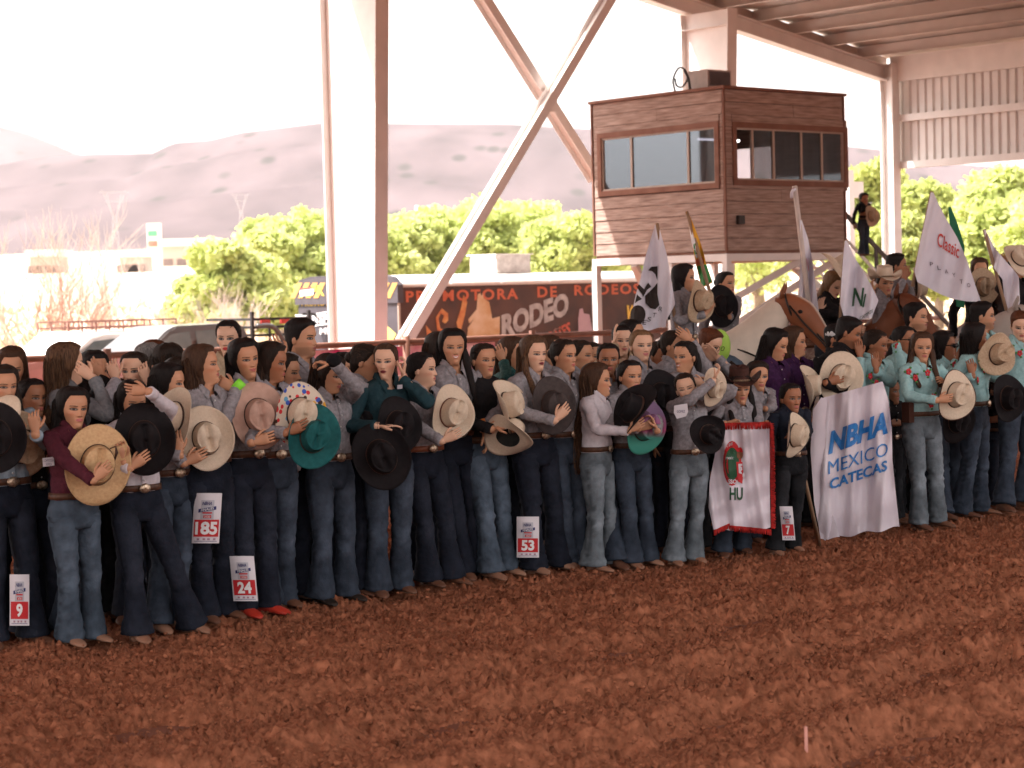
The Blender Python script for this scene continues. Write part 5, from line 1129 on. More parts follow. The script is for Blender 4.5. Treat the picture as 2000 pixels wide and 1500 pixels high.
    sd_.grid(np.array([[(.335*math.sin(a), y, (1.11+.375*math.cos(a)+.05*abs(y-.05)**1.0*(abs(a) < .5))*ks) for a in th] for y in np.linspace(-.32, .38, 9)]), closed=False); sd_.build('saddle_pad', mat('saddlepad'+str(px), (.05, .08, .1) if px % 2 else (.12, .03, .03), base2=(.3, .25, .2), vscale=20), e)
    sd_ = MB(); sd_.blob((0, .05, 1.47*ks), (.2, .30, .06), 14, 7); sd_.blob((0, -.22, 1.56*ks), (.04, .05, .07), 8, 6); sd_.blob((0, .30, 1.53*ks), (.16, .05, .07), 10, 6); sd_.build('saddle', cm('saddle_leather', (.12, .045, .02), rough=.5), e)
    sd_ = MB(); sd_.tube(curve([(.27, -.62, 1.35), (.2, -.78, 1.2), (0, -.86, 1.12), (-.2, -.78, 1.2), (-.27, -.62, 1.35)], 14)*(1, 1, ks), .018, 6); sd_.build('breast_strap', lm, e)
    return e
# ================================================================== the front line, left to right
def G(**k): return k
P = {}
P['cut'] = person(2, 712, 'girl cut by the left edge in blue-grey shirt holding a cream hat', fy=1262, yaw=42, hair='dark', lock='L', shirt='blue', jeans='dark', skin='b', R=G(wr=(28, 868), fa=70, pn='in', curl=.6, dd=-.3), L=G(wr=(70, 850), fa=95, pn='in', curl=.6, dd=-.3), hl=.3)
hat(6, 838, P['cut']['Y']-.21, 'cream', 'cream hat at the left edge held against a blue-grey shirt', az=-30, el=8, size=1.0)
hat(40, 870, P['cut']['Y']-.05, 'tanstraw', 'tan straw hat held low behind the cream one at the left edge', az=35, el=-10, size=1.05, roll=20)
hat(-8, 855, P['cut']['Y']-.55, 'black', 'black hat barely entering the frame at the left edge', az=20, el=0)
bib(P['cut'], 38, 1172, 40, 100, '9', dY=-.14, lab='number bib low on the leg, mostly out of sight')
P['curly'] = person(24, 676, 'woman with curly brown hair looking down at the far left', dd=.9, yaw=12, body=10, pitch=8, hair='brown', style='curly', hl=.24, skin='b', shirt='grey2')
P['back'] = person(125, 668, 'woman with very long brown hair seen from behind in a grey vest', dd=.62, yaw=122, body=110, hair='ombre', hl=.62, shirt='vest', jeans='mid', skin='c', R=G(wr=(185, 742), fa=140, pn='in', dd=-.15, curl=.5), feet=None)
P['maroon'] = person(138, 755, 'girl in a dark maroon shirt and blue jeans holding a big straw hat', fy=1266, yaw=38, body=45, tilt=3, hair='black', hl=.30, shirt='maroon', jeans='blue', skin='b', boots='tan', lips='p',
    R=G(wr=(186, 944), fa=42, pn='in', dd=-.40, curl=.5, e=(-1, -1.0, -.35)), L=G(wr=(243, 905), fa=100, pn='out', dd=-.1, curl=.7), feet=[(140, 1262), (182, 1254)])
hat(190, 908, P['maroon']['Y']-.15, 'straw', 'large golden straw hat with dark tassel cord held by the girl in maroon', az=18, el=4, roll=-8, size=1.14, curl=.03, b2=.205)
o = P['maroon']; tp = np.array([at(x, y, o['Y']-.20) for x, y in ((215, 876), (226, 872), (228, 884), (222, 905))]); b = MB(); b.tube(tp, [.004, .006, .010, .003], 6); w_ = b.build('hat_tassel', cm('hatband_dark', (.05, .02, .012), rough=.5)); tag(w_, 'dark braided tassel on the brim of the golden straw hat', 'tassel')
lab_ = cloth('arm_patch', 'x', [((83, 895), (105, 892)), ((84, 912), (106, 909))], o['Y']-.125, paper, folds=(), ripple=0, nu=4, nv=4) ; e_ = lab_[0]; tag(e_, 'white printed patch on the sleeve of the maroon shirt', 'patch')
lettering('COMPETITION', lab_[1](.004), 95, -902, 19, 5, navy, e_); lettering('SERIES', lab_[1](.004), 95, -909, 11, 5, navy, e_)
P['pinkhand'] = person(182, 684, 'dark haired girl in black with pink painted nails raising her hand', dd=1.15, yaw=40, hair='black', shirt='black', skin='b', R=G(wr=(205, 738), fa=130, pn='in', dd=-.25, curl=.5))
P['bun'] = person(262, 683, 'smiling woman with hair tied back lifting both hands to her head', dd=.75, yaw=-12, body=15, smile=2, style='bun', hair='dark', skin='c', shirt='grey2', lips='p', R=G(wr=(228, 745), fa=105, pn='in', dd=-.16, curl=.8), L=G(wr=(292, 752), fa=110, pn='in', dd=-.18, curl=.7))
P['blackhat'] = person(246, 742, 'girl in a white shirt and dark jeans hiding behind a black hat', fy=1250, yaw=32, body=35, pitch=8, hair='black', hl=.28, shirt='white', jeans='dark', skin='b', boots='tan', bx=262,
    L=G(wr=(292, 765), fa=172, pn='in', dd=-.30, curl=.25, e=(1, -.2, -.35)), R=G(wr=(252, 915), fa=35, pn='in', dd=-.34, curl=.35), feet=[(272, 1254), (378, 1236)], flare=1.6)
hat(282, 858, P['blackhat']['Y']-.21, 'black', 'black felt hat held up before the girl in the white shirt', az=15, el=3, size=1.06, roll=5)
P['prof1'] = person(328, 708, 'girl in profile behind the black hat with a cream hat at her side', dd=.38, yaw=78, hair='black', style='long', hl=.24, skin='b', jeans='mid', R=G(wr=(352, 890), fa=100, pn='in', dd=-.3), feet=[(312, 1236), (345, 1226)], boots='tan')
hat(343, 815, P['prof1']['Y']-.21, 'cream', 'cream hat standing between the black hat and the next cream hat', az=-38, el=10, size=.92)
P['leanb'] = person(300, 660, 'reddish haired woman far behind the grey haired man', dd=3.0, yaw=60, hair='red', style='bun', skin='c', shirt='white')
P['greyman'] = person(288, 669, 'man with short grey hair seen from behind', dd=2.2, yaw=150, body=140, hair='grey', style='short', male=True, skin='b', shirt='white')
P['bk1'] = person(326, 670, 'dark haired head right of the grey haired man', dd=1.9, yaw=150, body=140, hair='dark', hl=.2, shirt='black')
P['bk2'] = person(352, 695, 'dark haired head in the second row behind the girl with bib 185', dd=1.2, yaw=130, hair='dark', hl=.25)
P['n185'] = person(396, 672, 'girl in profile with long brown hair wearing number 185', fy=1218, yaw=82, body=42, pitch=-6, hair='brown', hl=.36, skin='b', jeans='dark', lips='n', R=G(wr=(358, 905), fa=25, pn='in', dd=-.36, curl=.35), feet=[(400, 1216), (440, 1208)], boots='brown', flare=1.5)
hat(402, 856, P['n185']['Y']-.21, 'cream', 'cream felt hat with thin brown band held above bib 185', az=20, el=5, size=1.0, roll=10, curl=.05)
bib(P['n185'], 404, 1012, 60, 98, '185', dY=-.17, lean=6, lab='paper bib with red number 185 on the thigh')
P['redlip'] = person(445, 622, 'taller woman with red lipstick frowning over the row', dd=1.7, yaw=-6, body=20, hair='black', style='pony', skin='c', lips='r', shirt='tan')
P['red_boots'] = person(478, 660, 'round faced girl with dark hair, flared dark jeans and red boots', fy=1204, yaw=36, body=42, tilt=-6, hair='black', hl=.30, skin='b', lips='n', jeans='dark', boots='red', smile=1, R=G(wr=(462, 762), fa=150, pn='in', dd=-.2, curl=.9), L=G(wr=(488, 872), fa=15, pn='in', dd=-.36, curl=.35, e=(-.2, .3, -1)), feet=[(482, 1206), (526, 1201)], flare=-.2)
hat(505, 812, P['red_boots']['Y']-.21, 'pinkbeige', 'dusty pink felt hat with tall crown held by the girl in red boots', az=18, el=4, size=1.06, roll=8, curl=.03)
bib(P['red_boots'], 476, 1130, 52, 88, '24', dY=-.22, lean=-8, lab='paper bib with red number 24 on the shin')
o = P['red_boots']; b = MB(); c_ = np.array(at(466, 753, o['Y']-.2)); b.tube([c_+(.02, 0, -.02), c_+(-.02, 0, .02)], .036, 14); w_ = b.build('wristband', ink('neon', (.25, .75, .05))); tag(w_, 'neon green wristband on the raised wrist behind the pink hat', 'wristband')
P['floral'] = person(524, 667, 'girl in profile with brown hair standing behind the floral brimmed hat', dd=.38, yaw=76, pitch=6, hair='dark', hl=.30, skin='d', jeans='mid', R=G(wr=(556, 846), fa=22, pn='in', dd=-.42, curl=.35), feet=[(528, 1192), (556, 1186)])
flor = mat('floral_brim', (.62, .52, .42), rough=.6, base2=(.6, .5, .4))
nn = flor.node_tree; N = nn.nodes; L = nn.links; vo = N.new('ShaderNodeTexVoronoi'); vo.inputs['Scale'].default_value = 30; tc = [q for q in N if q.type == 'TEX_COORD'][0]; L.new(tc.outputs['Object'], vo.inputs['Vector']); cr = N.new('ShaderNodeValToRGB'); cr.color_ramp.interpolation = 'CONSTANT'
els = cr.color_ramp.elements; els[0].color = (.55, .02, .03, 1); els[1].position = .25; els[1].color = (.03, .08, .4, 1)
for p_, c_ in ((.45, (.7, .35, .03, 1)), (.6, (.05, .02, .01, 1)), (.75, (.1, .3, .45, 1)), (.88, (.6, .5, .4, 1))): el_ = els.new(p_); el_.color = c_
sp = N.new('ShaderNodeSeparateColor'); L.new(vo.outputs['Color'], sp.inputs[0]); L.new(sp.outputs[0], cr.inputs[0]); mr = N.new('ShaderNodeMapRange'); mr.inputs['From Min'].default_value = .45; mr.inputs['From Max'].default_value = .5; L.new(vo.outputs['Distance'], mr.inputs['Value']); m2 = N.new('ShaderNodeMix'); m2.data_type = 'RGBA'; L.new(mr.outputs[0], m2.inputs['Factor']); L.new(cr.outputs[0], m2.inputs['A']); m2.inputs['B'].default_value = (.6, .5, .4, 1); L.new(m2.outputs['Result'], N['Principled BSDF'].inputs['Base Color'])
hat(584, 808, P['floral']['Y']-.30, 'cream', 'cream hat with bright flowers painted on its brim', az=30, el=2, size=1.0, roll=-12, brimmat=flor)
P['tealhand'] = person(556, 690, 'dark haired girl mostly hidden holding the teal hat', dd=.75, yaw=70, hair='dark', hl=.25, skin='b', R=G(wr=(582, 880), fa=18, pn='in', dd=-.62, curl=.35))
hat(612, 852, P['floral']['Y']-.34, 'teal', 'teal felt hat held low beside the floral one', az=22, el=6, size=1.02, roll=-18)
P['boy'] = person(586, 621, 'teenage boy with short dark hair in profile taller than the row', dd=1.0, yaw=68, body=48, hair='black', style='short', male=True, skin='b', R=G(wr=(556, 705), fa=118, pn='in', dd=-.3, curl=.15, e=(.6, -.2, -.8)))
P['bk3'] = person(552, 676, 'small dark haired head beside the raised hand', dd=1.9, yaw=40, hair='dark', style='bun', skin='b')
P['armface'] = person(628, 690, 'girl with black scrunchie on her wrist hiding her face behind her arm', fy=1180, yaw=58, body=42, pitch=14, hair='dark', hl=.20, skin='b', jeans='mid', boots='black', bx=640, L=G(wr=(655, 712), fa=168, pn='down', dd=-.28, curl=.7, e=(1, -.5, -.9)), R=G(wr=(600, 890), dd=-.1), feet=[(630, 1182), (678, 1174)], flare=1.3)
o = P['armface']; b = MB(); b.blob(tuple(at(652, 704, o['Y']-.29)), (.05, .045, .045), 12, 8); w_ = b.build('scrunchie', smat('black')); tag(w_, 'black scrunchie round the wrist in front of a hidden face', 'scrunchie')
P['bkteal'] = person(706, 668, 'dark haired girl turned away with both hands near her face', dd=.62, yaw=80, body=60, pitch=10, hair='dark', style='bun', skin='b', jeans='dark', L=G(wr=(692, 742), fa=120, pn='left', dd=-.28, curl=.4, e=(.7, -.5, -.9)))
P['bk4'] = person(668, 684, 'hair of a person tucked behind the girl with the scrunchie', dd=1.5, yaw=60, hair='black', style='bun')
P['jacket'] = person(752, 667, 'woman with dark lipstick in a dark teal jacket looking left', fy=1166, yaw=-10, body=25, hair='brown', style='pony', skin='c', lips='d', shirt='teal', jeans='mid', boots='brown', L=G(wr=(786, 742), fa=78, pn='left', dd=-.08, curl=.5, e=(1, -.2, -1)), R=G(wr=(735, 832), fa=0, pn='down', dd=-.40, curl=.1), feet=[(740, 1166), (784, 1158)], flare=1.0)
o = P['jacket']; lg = cloth('chest_logo', 'x', [((776, 752), (786, 751)), ((776, 760), (786, 759))], o['Y']-.16, ink('palegrey', (.42, .40, .44)), folds=(), ripple=0, nu=3, nv=3)[0]; tag(lg, 'small pale emblem on the chest of the teal jacket', 'emblem')
hat(745, 892, P['jacket']['Y']-.42, 'black', 'big black hat hanging lowest in front of the teal jacket', az=12, el=2, size=1.12, roll=25)
hat(775, 832, P['jacket']['Y']-.30, 'black', 'black hat held higher against the teal jacket', az=30, el=5, size=.98, roll=-10)
hat(703, 828, P['jacket']['Y']-.05, 'black', 'black hat tucked behind the arm of the girl with the scrunchie', az=35, el=5, size=.95, roll=30)
P['prof2'] = person(822, 684, 'girl in profile with tied dark hair, rust belt and cream hat', fy=1146, yaw=74, body=40, hair='black', style='bun', skin='c', lips='n', jeans='dark', bcol=M_belt2, R=G(wr=(862, 862), fa=25, pn='in', dd=-.40, curl=.35), feet=[(842, 1146), (886, 1142)], flare=1.3)
hat(879, 806, P['prof2']['Y']-.21, 'cream', 'cream hat with brown band held out by the girl in profile', az=34, el=4, size=.98, roll=-22, band=cm('hatband_red', (.14, .04, .02), rough=.5), curl=.06)
P['tall'] = person(882, 641, 'tall young woman with open mouth and long straight black hair', fy=1138, dd=.12, yaw=14, body=28, smile=2, hair='black', hl=.40, lock='L', skin='b', lips='p', jeans='dark', L=G(wr=(944, 838), fa=-80, pn='left', dd=-.12, curl=.3), R=G(wr=(860, 880), dd=.05), feet=[(908, 1132), (936, 1128)])
o = P['tall']; b = MB(); c_ = np.array(at(937, 824, o['Y']-.12)); b.tube([c_+(.004, 0, -.014), c_+(-.004, 0, .014)], .040, 14); w_ = b.build('wristband', ink('orangeband', (.7, .2, .04))); tag(w_, 'orange paper wristband on the hanging arm of the tall young woman', 'wristband')
P['tall2'] = person(858, 648, 'long dark hair showing behind the tall young woman', dd=.9, yaw=60, hair='dark', hl=.35)
P['turtle'] = person(942, 667, 'girl in a black high necked top holding two cream straw hats', fy=1132, dd=.10, yaw=34, body=38, hair='dark', style='bun', skin='b', shirt='black', jeans='blue', collar=False, R=G(wr=(960, 838), fa=5, pn='down', dd=-.38, curl=.4), L=G(wr=(1000, 835), fa=160, pn='down', dd=-.35, curl=.5), feet=[(962, 1132), (990, 1124)], boots='tan')
hat(990, 793, P['turtle']['Y']-.30, 'cream', 'upper straw hat with perforated crown before the black top', az=62, el=15, size=.95, roll=10, curl=.07)
hat(992, 855, P['turtle']['Y']-.36, 'cream', 'lower straw hat tipped to show the dark hole of its crown', az=150, el=38, size=1.0, roll=60, curl=.05)
P['ear'] = person(998, 657, 'woman in a dotted teal blouse touching her ear', dd=1.1, yaw=62, body=60, hair='brown', hl=.3, skin='b', shirt='tealdot', R=G(wr=(984, 710), fa=110, pn='in', dd=-.2, curl=.6))
P['n53'] = person(1040, 655, 'girl with long light brown hair and dark eyebrows wearing number 53', fy=1124, yaw=36, body=40, hair='ombre', hl=.36, lock='R', skin='c', lips='d', jeans='dark', boots='tan', R=G(wr=(1083, 822), fa=45, pn='in', dd=-.40, curl=.5), feet=[(1046, 1122), (1092, 1114)], flare=1.3)
hat(1079, 792, P['n53']['Y']-.21, 'charcoal', 'charcoal grey felt hat held by the girl wearing number 53', az=22, el=3, size=1.02, roll=4, curl=.035)
bib(P['n53'], 1031, 1049, 48, 80, '53', dY=-.13, lab='paper bib with red number 53 above the ankle')
P['n53b'] = person(1099, 659, 'girl with hair tied back looking right over the charcoal hat', dd=.42, yaw=48, hair='dark', style='bun', skin='b', jeans='mid', feet=[(1108, 1112), (1128, 1108)], boots='tan')
P['bk5'] = person(1072, 651, 'brown haired person facing sideways at the back', dd=2.0, yaw=70, hair='brown', style='bun', skin='b')
P['bk6'] = person(1132, 661, 'young face in half profile behind the long haired child', dd=1.3, yaw=62, hair='dark', style='bun', skin='b')
P['bk7'] = person(1152, 665, 'young face further back beside the rail', dd=2.0, yaw=50, hair='dark', style='bun', skin='b')
P['slick'] = person(1186, 667, 'woman with slicked back hair looking straight at the camera', dd=.42, yaw=4, body=30, hair='black', style='bun', skin='d', jeans='mid', feet=[(1205, 1112), (1222, 1108)])
P['child1'] = person(1163, 708, 'smiling girl in profile with waist length brown hair', fy=1115, yaw=76, body=62, smile=2, hair='brown', hl=.66, skin='b', lips='p', shirt='white', jeans='light', boots='tan', R=G(wr=(1226, 842), fa=28, pn='in', dd=-.36, curl=.4), feet=[(1162, 1118), (1192, 1110)], flare=1.3, wide=.95)
hat(1239, 800, P['child1']['Y']-.30, 'black', 'black hat seen edge on between the two young girls', az=-55, el=25, size=1.05, roll=-35, curl=.05)
P['child2'] = person(1229, 700, 'young girl with parted lips holding a pink and teal hat', fy=1108, yaw=28, body=30, hair='black', style='pony', skin='b', lips='p', jeans='mid', boots='tan', L=G(wr=(1285, 845), fa=110, pn='left', dd=-.35, curl=.6), R=G(wr=(1245, 838), fa=20, pn='in', dd=-.34, curl=.5), feet=[(1236, 1110), (1266, 1104)], flare=1.5, wide=.97)
two = mat('two_tone_felt', (.5, .1, .25), rough=.7); nn = two.node_tree; N = nn.nodes; L = nn.links; tc = [q for q in N if q.type == 'TEX_COORD'][0]; sx = N.new('ShaderNodeSeparateXYZ'); L.new(tc.outputs['Object'], sx.inputs[0]); cr = N.new('ShaderNodeValToRGB'); cr.color_ramp.elements[0].position = .30; cr.color_ramp.elements[0].color = (.05, .26, .20, 1); cr.color_ramp.elements[1].position = .42; cr.color_ramp.elements[1].color = (.34, .06, .15, 1); el_ = cr.color_ramp.elements.new(.75); el_.color = (.20, .12, .22, 1)
mr = N.new('ShaderNodeMapRange'); mr.inputs['From Min'].default_value = -.2; mr.inputs['From Max'].default_value = .2; L.new(sx.outputs['Y'], mr.inputs['Value']); L.new(mr.outputs[0], cr.inputs[0]); L.new(cr.outputs[0], N['Principled BSDF'].inputs['Base Color']); MC['hat_two'] = two; HM['two'] = HM['teal']
hat(1256, 832, P['child2']['Y']-.21, 'two', 'pink and sea green felt hat held by the young girl', az=28, el=2, size=1.02, roll=-6)
P['hand_up'] = person(1214, 632, 'smiling woman with tied dark hair holding a hand up beside her face', dd=1.35, yaw=8, body=10, smile=1, hair='black', style='bun', skin='c', shirt='tan', R=G(wr=(1200, 676), fa=88, pn='right', dd=-.15, curl=.1))
P['bk8'] = person(1232, 621, 'dark head rising behind the woman with the raised hand', dd=2.1, yaw=70, hair='black', style='bun', skin='b')
P['blond'] = person(1250, 641, 'young woman with light brown short hair and pale skin in the second row', dd=.85, yaw=18, smile=1, hair='blond', style='bun', skin='c', lips='p')
P['bk9'] = person(1286, 664, 'blurred dark face between the light haired woman and the next', dd=1.5, yaw=40, hair='dark', style='bun', skin='d')
P['forehead'] = person(1314, 642, 'girl in profile raising a hand to her forehead', dd=1.0, yaw=58, hair='dark', style='bun', skin='b', L=G(wr=(1352, 668), fa=140, pn='in', dd=-.15, curl=.3, e=(.5, .2, -1)))
P['woman_l'] = person(1337, 663, 'woman with open mouth looking left over the wincing child', dd=.42, yaw=-42, body=10, smile=2, hair='black', style='pony', skin='b', jeans='black', L=G(wr=(1385, 770), fa=100, pn='left', dd=-.1, curl=.6, e=(1, 0, -1)))
hat(1290, 775, P['woman_l']['Y']-.25, 'black', 'black hat held up behind the pink and green one', az=20, el=4, size=1.02)
P['redboy'] = person(1378, 640, 'boy with reddish brown hair and glasses looking down', dd=1.35, yaw=50, pitch=18, hair='red', style='short', skin='c', R=G(wr=(1362, 690), fa=120, dd=-.2), L=G(wr=(1404, 700), dd=-.1))
b = MB(); b.blob(tuple(at(1406, 676, P['redboy']['Y']+.5)), (.09, .04, .14), 14, 8); w_ = b.build('green_pad', ink('lime', (.35, .55, .08))); tag(w_, 'lime green pad against the neck of the white horse', 'pad')
P['wince'] = person(1344, 724, 'child in a grey shirt squinting with an arm raised to the head', fy=1104, yaw=-6, body=20, tilt=-12, eyes=.5, smile=2, hair='dark', style='pony', skin='c', lips='p', jeans='light', boots='tan', L=G(wr=(1378, 752), fa=160, pn='in', dd=.02, curl=.5, e=(.9, -.3, -1.2)), R=G(wr=(1392, 745), fa=60, pn='left', dd=-.2, curl=.6, e=(-.9, -.5, -.6)), feet=[(1318, 1104), (1356, 1098)], flare=1.5, wide=1.0)
o = P['wince']; lg = cloth('arm_patch', 'x', [((1317, 792), (1342, 788)), ((1316, 806), (1344, 804)), ((1322, 818), (1340, 813))], o['Y']-.31, paper, folds=(), ripple=0, nu=5, nv=5); tag(lg[0], 'white shield shaped patch on the sleeve of the squinting child', 'patch'); lettering('GOMEZ', lg[1](.004), 1330, -806, 16, 5, navy, lg[0])
hat(1392, 757, P['wince']['Y']-.1, 'cream', 'small cream hat dangling by the head of the squinting child', az=40, el=-12, size=.72, roll=10)
hat(1384, 848, P['wince']['Y']-.34, 'black', 'black hat hanging in front of the squinting child with crown outward', az=30, el=-6, size=.80, roll=60)
P['cowkid'] = person(1444, 727, 'child in a dark brown cowboy hat holding the fringed banner', fy=1086, yaw=8, body=12, hair='black', hl=.34, lock='RL', skin='b', lips='n', shirt='grey', jeans='mid', boots='brown', hatworn='brown', R=G(wr=(1415, 828), fa=20, pn='down', dd=-.22, curl=1.1), L=G(wr=(1440, 828), fa=175, pn='down', dd=-.22, curl=1.1), feet=[(1412, 1088), (1450, 1080)])
P['kid3'] = person(1478, 704, 'child peering out from beside the dark brown hat', dd=.5, yaw=12, hair='dark', style='short', skin='b', lips='n', L=G(wr=(1490, 826), fa=180, pn='down', dd=-.7, curl=1.1))
P['purple'] = person(1506, 640, 'woman with wavy dark hair in purple looking down', dd=.75, yaw=60, pitch=16, hair='black', style='curly', hl=.30, skin='b', shirt='purple', jeans='black')
P['brownw'] = person(1548, 637, 'woman with wavy brown hair in profile below the horse head', dd=1.0, yaw=72, hair='brown', style='curly', hl=.34, skin='b', shirt='purple', jeans='black')
P['darkkid'] = person(1543, 745, 'small girl in black shirt with hair clips holding a cream hat', fy=1082, yaw=22, body=20, hair='black', style='pony', skin='d', lips='n', shirt='navy', jeans='black', boots='tan', R=G(wr=(1498, 826), fa=180, pn='down', dd=-.2, curl=1.1), L=G(wr=(1566, 862), fa=170, pn='in', dd=-.33, curl=.8), feet=[(1516, 1084), (1548, 1076)])
hat(1550, 850, P['darkkid']['Y']-.30, 'cream', 'cream hat with black edge held by the small girl in black', az=52, el=-4, size=.84, roll=4, edge=cm('blk', (.03, .025, .025)), curl=.06)
bib(P['darkkid'], 1538, 1022, 26, 66, '7', dY=-.12, lean=-6, lab='crumpled number bib at the ankle of the small girl')
P['man'] = person(1648, 617, 'man with a moustache and black polo shirt bowing his head', dd=.55, yaw=72, body=55, pitch=16, hair='black', style='short', male=True, skin='d', shirt='black', jeans='black', R=G(wr=(1612, 748), fa=15, pn='in', dd=-.45, curl=.4), h=None)
hat(1642, 738, P['man']['Y']-.33, 'cream', 'cream felt hat held at the chest of the man in black', az=8, el=8, size=1.1, roll=-20, curl=.03)
hat(1578, 756, P['man']['Y']-.45, 'cream', 'cream straw hat turned sideways left of the man in black', az=70, el=10, size=.9, roll=10, curl=.07)
P['capman'] = person(1632, 632, 'head with a white cap behind the man in black', dd=1.5, yaw=60, hair='black', style='short', male=True, skin='d', shirt='black')
o = P['capman']; b = MB(); b.blob((0, .01, .06), (.085, .10, .065), 16, 8); c_ = b.build('cap', cm('capwhite', (.6, .58, .58)), o['root']); c_.location = tuple(o['twist'](np.array([[0, .01, .04]]))[0]-np.array((0, 0, .05)))
AQ = dict(shirt='aqua')
P['aq1'] = person(1704, 641, 'girl in pale aqua embroidered shirt with a hand before her mouth', dd=.45, yaw=62, pitch=10, hair='dark', style='bun', skin='d', jeans='black', R=G(wr=(1680, 700), fa=95, pn='in', dd=-.25, curl=.3, e=(-.4, -.3, -1)), L=G(wr=(1712, 725), fa=95, pn='in', dd=-.3, curl=.3), **AQ)
P['aqman'] = person(1787, 590, 'young man with short dark hair behind the woman in sunglasses', dd=1.5, yaw=55, hair='black', style='short', male=True, skin='b', shirt='black')
P['aq2'] = person(1764, 634, 'woman in sunglasses and aqua shirt shading her face with a raised arm', dd=.75, yaw=48, hair='black', style='bun', skin='d', jeans='black', R=G(wr=(1750, 672), fa=150, pn='down', dd=-.28, curl=.5, e=(-.1, -.4, -1)), **AQ)
P['embro'] = person(1798, 648, 'woman with loose dark hair in an aqua shirt with red flowers and pale jeans', fy=1034, yaw=2, body=28, tilt=2, hair='brown', hl=.30, lock='RL', skin='b', lips='n', jeans='light', boots='brown', buckle=False, R=G(wr=(1828, 782), fa=8, pn='in', dd=-.38, curl=.4), L=G(wr=(1850, 750), dd=-.1), feet=[(1798, 1036), (1834, 1030)], flare=.0, wide=1.04, **AQ)
hat(1866, 771, P['embro']['Y']-.21, 'cream', 'cream hat with dark edge held by the woman in pale jeans', az=25, el=5, size=1.03, roll=-28, edge=cm('edgeb', (.06, .02, .01)), curl=.035)
o = P['embro']; b = MB(); Mh = Matrix.Translation((-.165, -.03, .97)); b.box(-.02, .03, -.045, .045, -.10, .06, M=Mh); c_ = b.build('phone_pouch', cm('pouch', (.06, .02, .012)), o['root'], False)
P['aq3'] = person(1842, 646, 'woman in sunglasses and aqua shirt beside the cream hat', dd=.55, yaw=66, hair='black', hl=.28, skin='d', jeans='mid', R=G(wr=(1868, 705), fa=60, pn='in', dd=-.25, curl=.5), feet=[(1845, 1016), (1868, 1010)], **AQ)
P['aq4'] = person(1902, 630, 'woman with straight shoulder length hair hiding her face', fy=1012, yaw=98, body=60, hair='black', hl=.32, skin='d', jeans='mid', R=G(wr=(1900, 735), fa=100, pn='in', dd=-.25, curl=.5), feet=[(1880, 1012), (1915, 1006)], **AQ)
P['aqman2'] = person(1917, 588, 'young man with dark swept hair in profile at the right', dd=1.0, yaw=74, hair='black', style='short', male=True, skin='b', **AQ)
hat(1948, 692, P['aq4']['Y']-.1, 'tanstraw', 'tan straw hat held up in front of the young man', az=30, el=10, size=1.02, roll=-60)
hat(1968, 778, P['aq4']['Y']-.35, 'black', 'black hat hanging near the right edge', az=25, el=2, size=.98)
hat(1868, 822, P['embro']['Y']+.15, 'black', 'black hat low behind the cream hat with dark edge', az=20, el=-5, size=.95)
P['ginger'] = person(1990, 606, 'ginger haired boy in aqua shirt looking down at the right edge', dd=.25, yaw=-5, body=20, pitch=14, hair='red', style='short', male=True, skin='c', jeans='mid', R=G(wr=(1984, 756), fa=200, pn='in', dd=-.3, curl=.6), feet=[(1962, 1000), (2000, 995)], **AQ)
for k, (x, dd_, lb) in enumerate(((225, 1.1, 'legs showing between the maroon girl and the black hat girl'), (60, .7, 'dark figure behind the girl cut by the left edge'), (985, 1.5, 'dark jeans seen between the girl with straw hats and number 53'), (1300, .7, 'dark figure behind the pink and green hat'), (1150, .9, 'dark clothed figure behind the long haired child'), (1415, .8, 'dark figure behind the child in the brown hat'), (1735, .55, 'dark clothed figure behind the blue lettered banner'), (1945, .8, 'dark clothed figure left of the ginger boy'), (600, 1.2, 'dark clothed figure behind the teal hat'), (820, 1.2, 'dark clothed figure behind the girl with the rust belt'))):
    person(x, 735 if x != 985 else 700, lb, dd=dd_, yaw=50, hair='black', style='bun', shirt='black', jeans='dark' if k % 2 else 'black', skin='d')
# sunglasses
for k in ('aq2', 'aq3'):
    o = P[k]; b = MB(); 
    for sx in (-1, 1):
        c_ = o['twist'](np.array([[sx*.033, -.098, .004]])*o['hs'])[0]; b.blob(tuple(c_), (.026, .016, .020), 10, 6); t_ = o['twist'](np.array([[sx*.06, -.08, .01], [sx*.078, .0, .005]])*o['hs']); b.tube(t_, .004, 5)
    b.tube(o['twist'](np.array([[-.03, -.102, .01], [.03, -.102, .01]])*o['hs']), .004, 5); b.build('sunglasses', cm('shades', (.01, .008, .008), rough=.15), o['root'])
o = P['redboy']; b = MB()
for sx in (-1, 1): c_ = [(sx*.032+.022*math.cos(a), -.104, .0+.018*math.sin(a)) for a in np.linspace(0, 6.28, 13)]; b.tube(o['twist'](np.array(c_)*o['hs']), .0025, 5, caps=False)
b.build('glasses', cm('shades', (.01, .008, .008), rough=.15), o['root'])
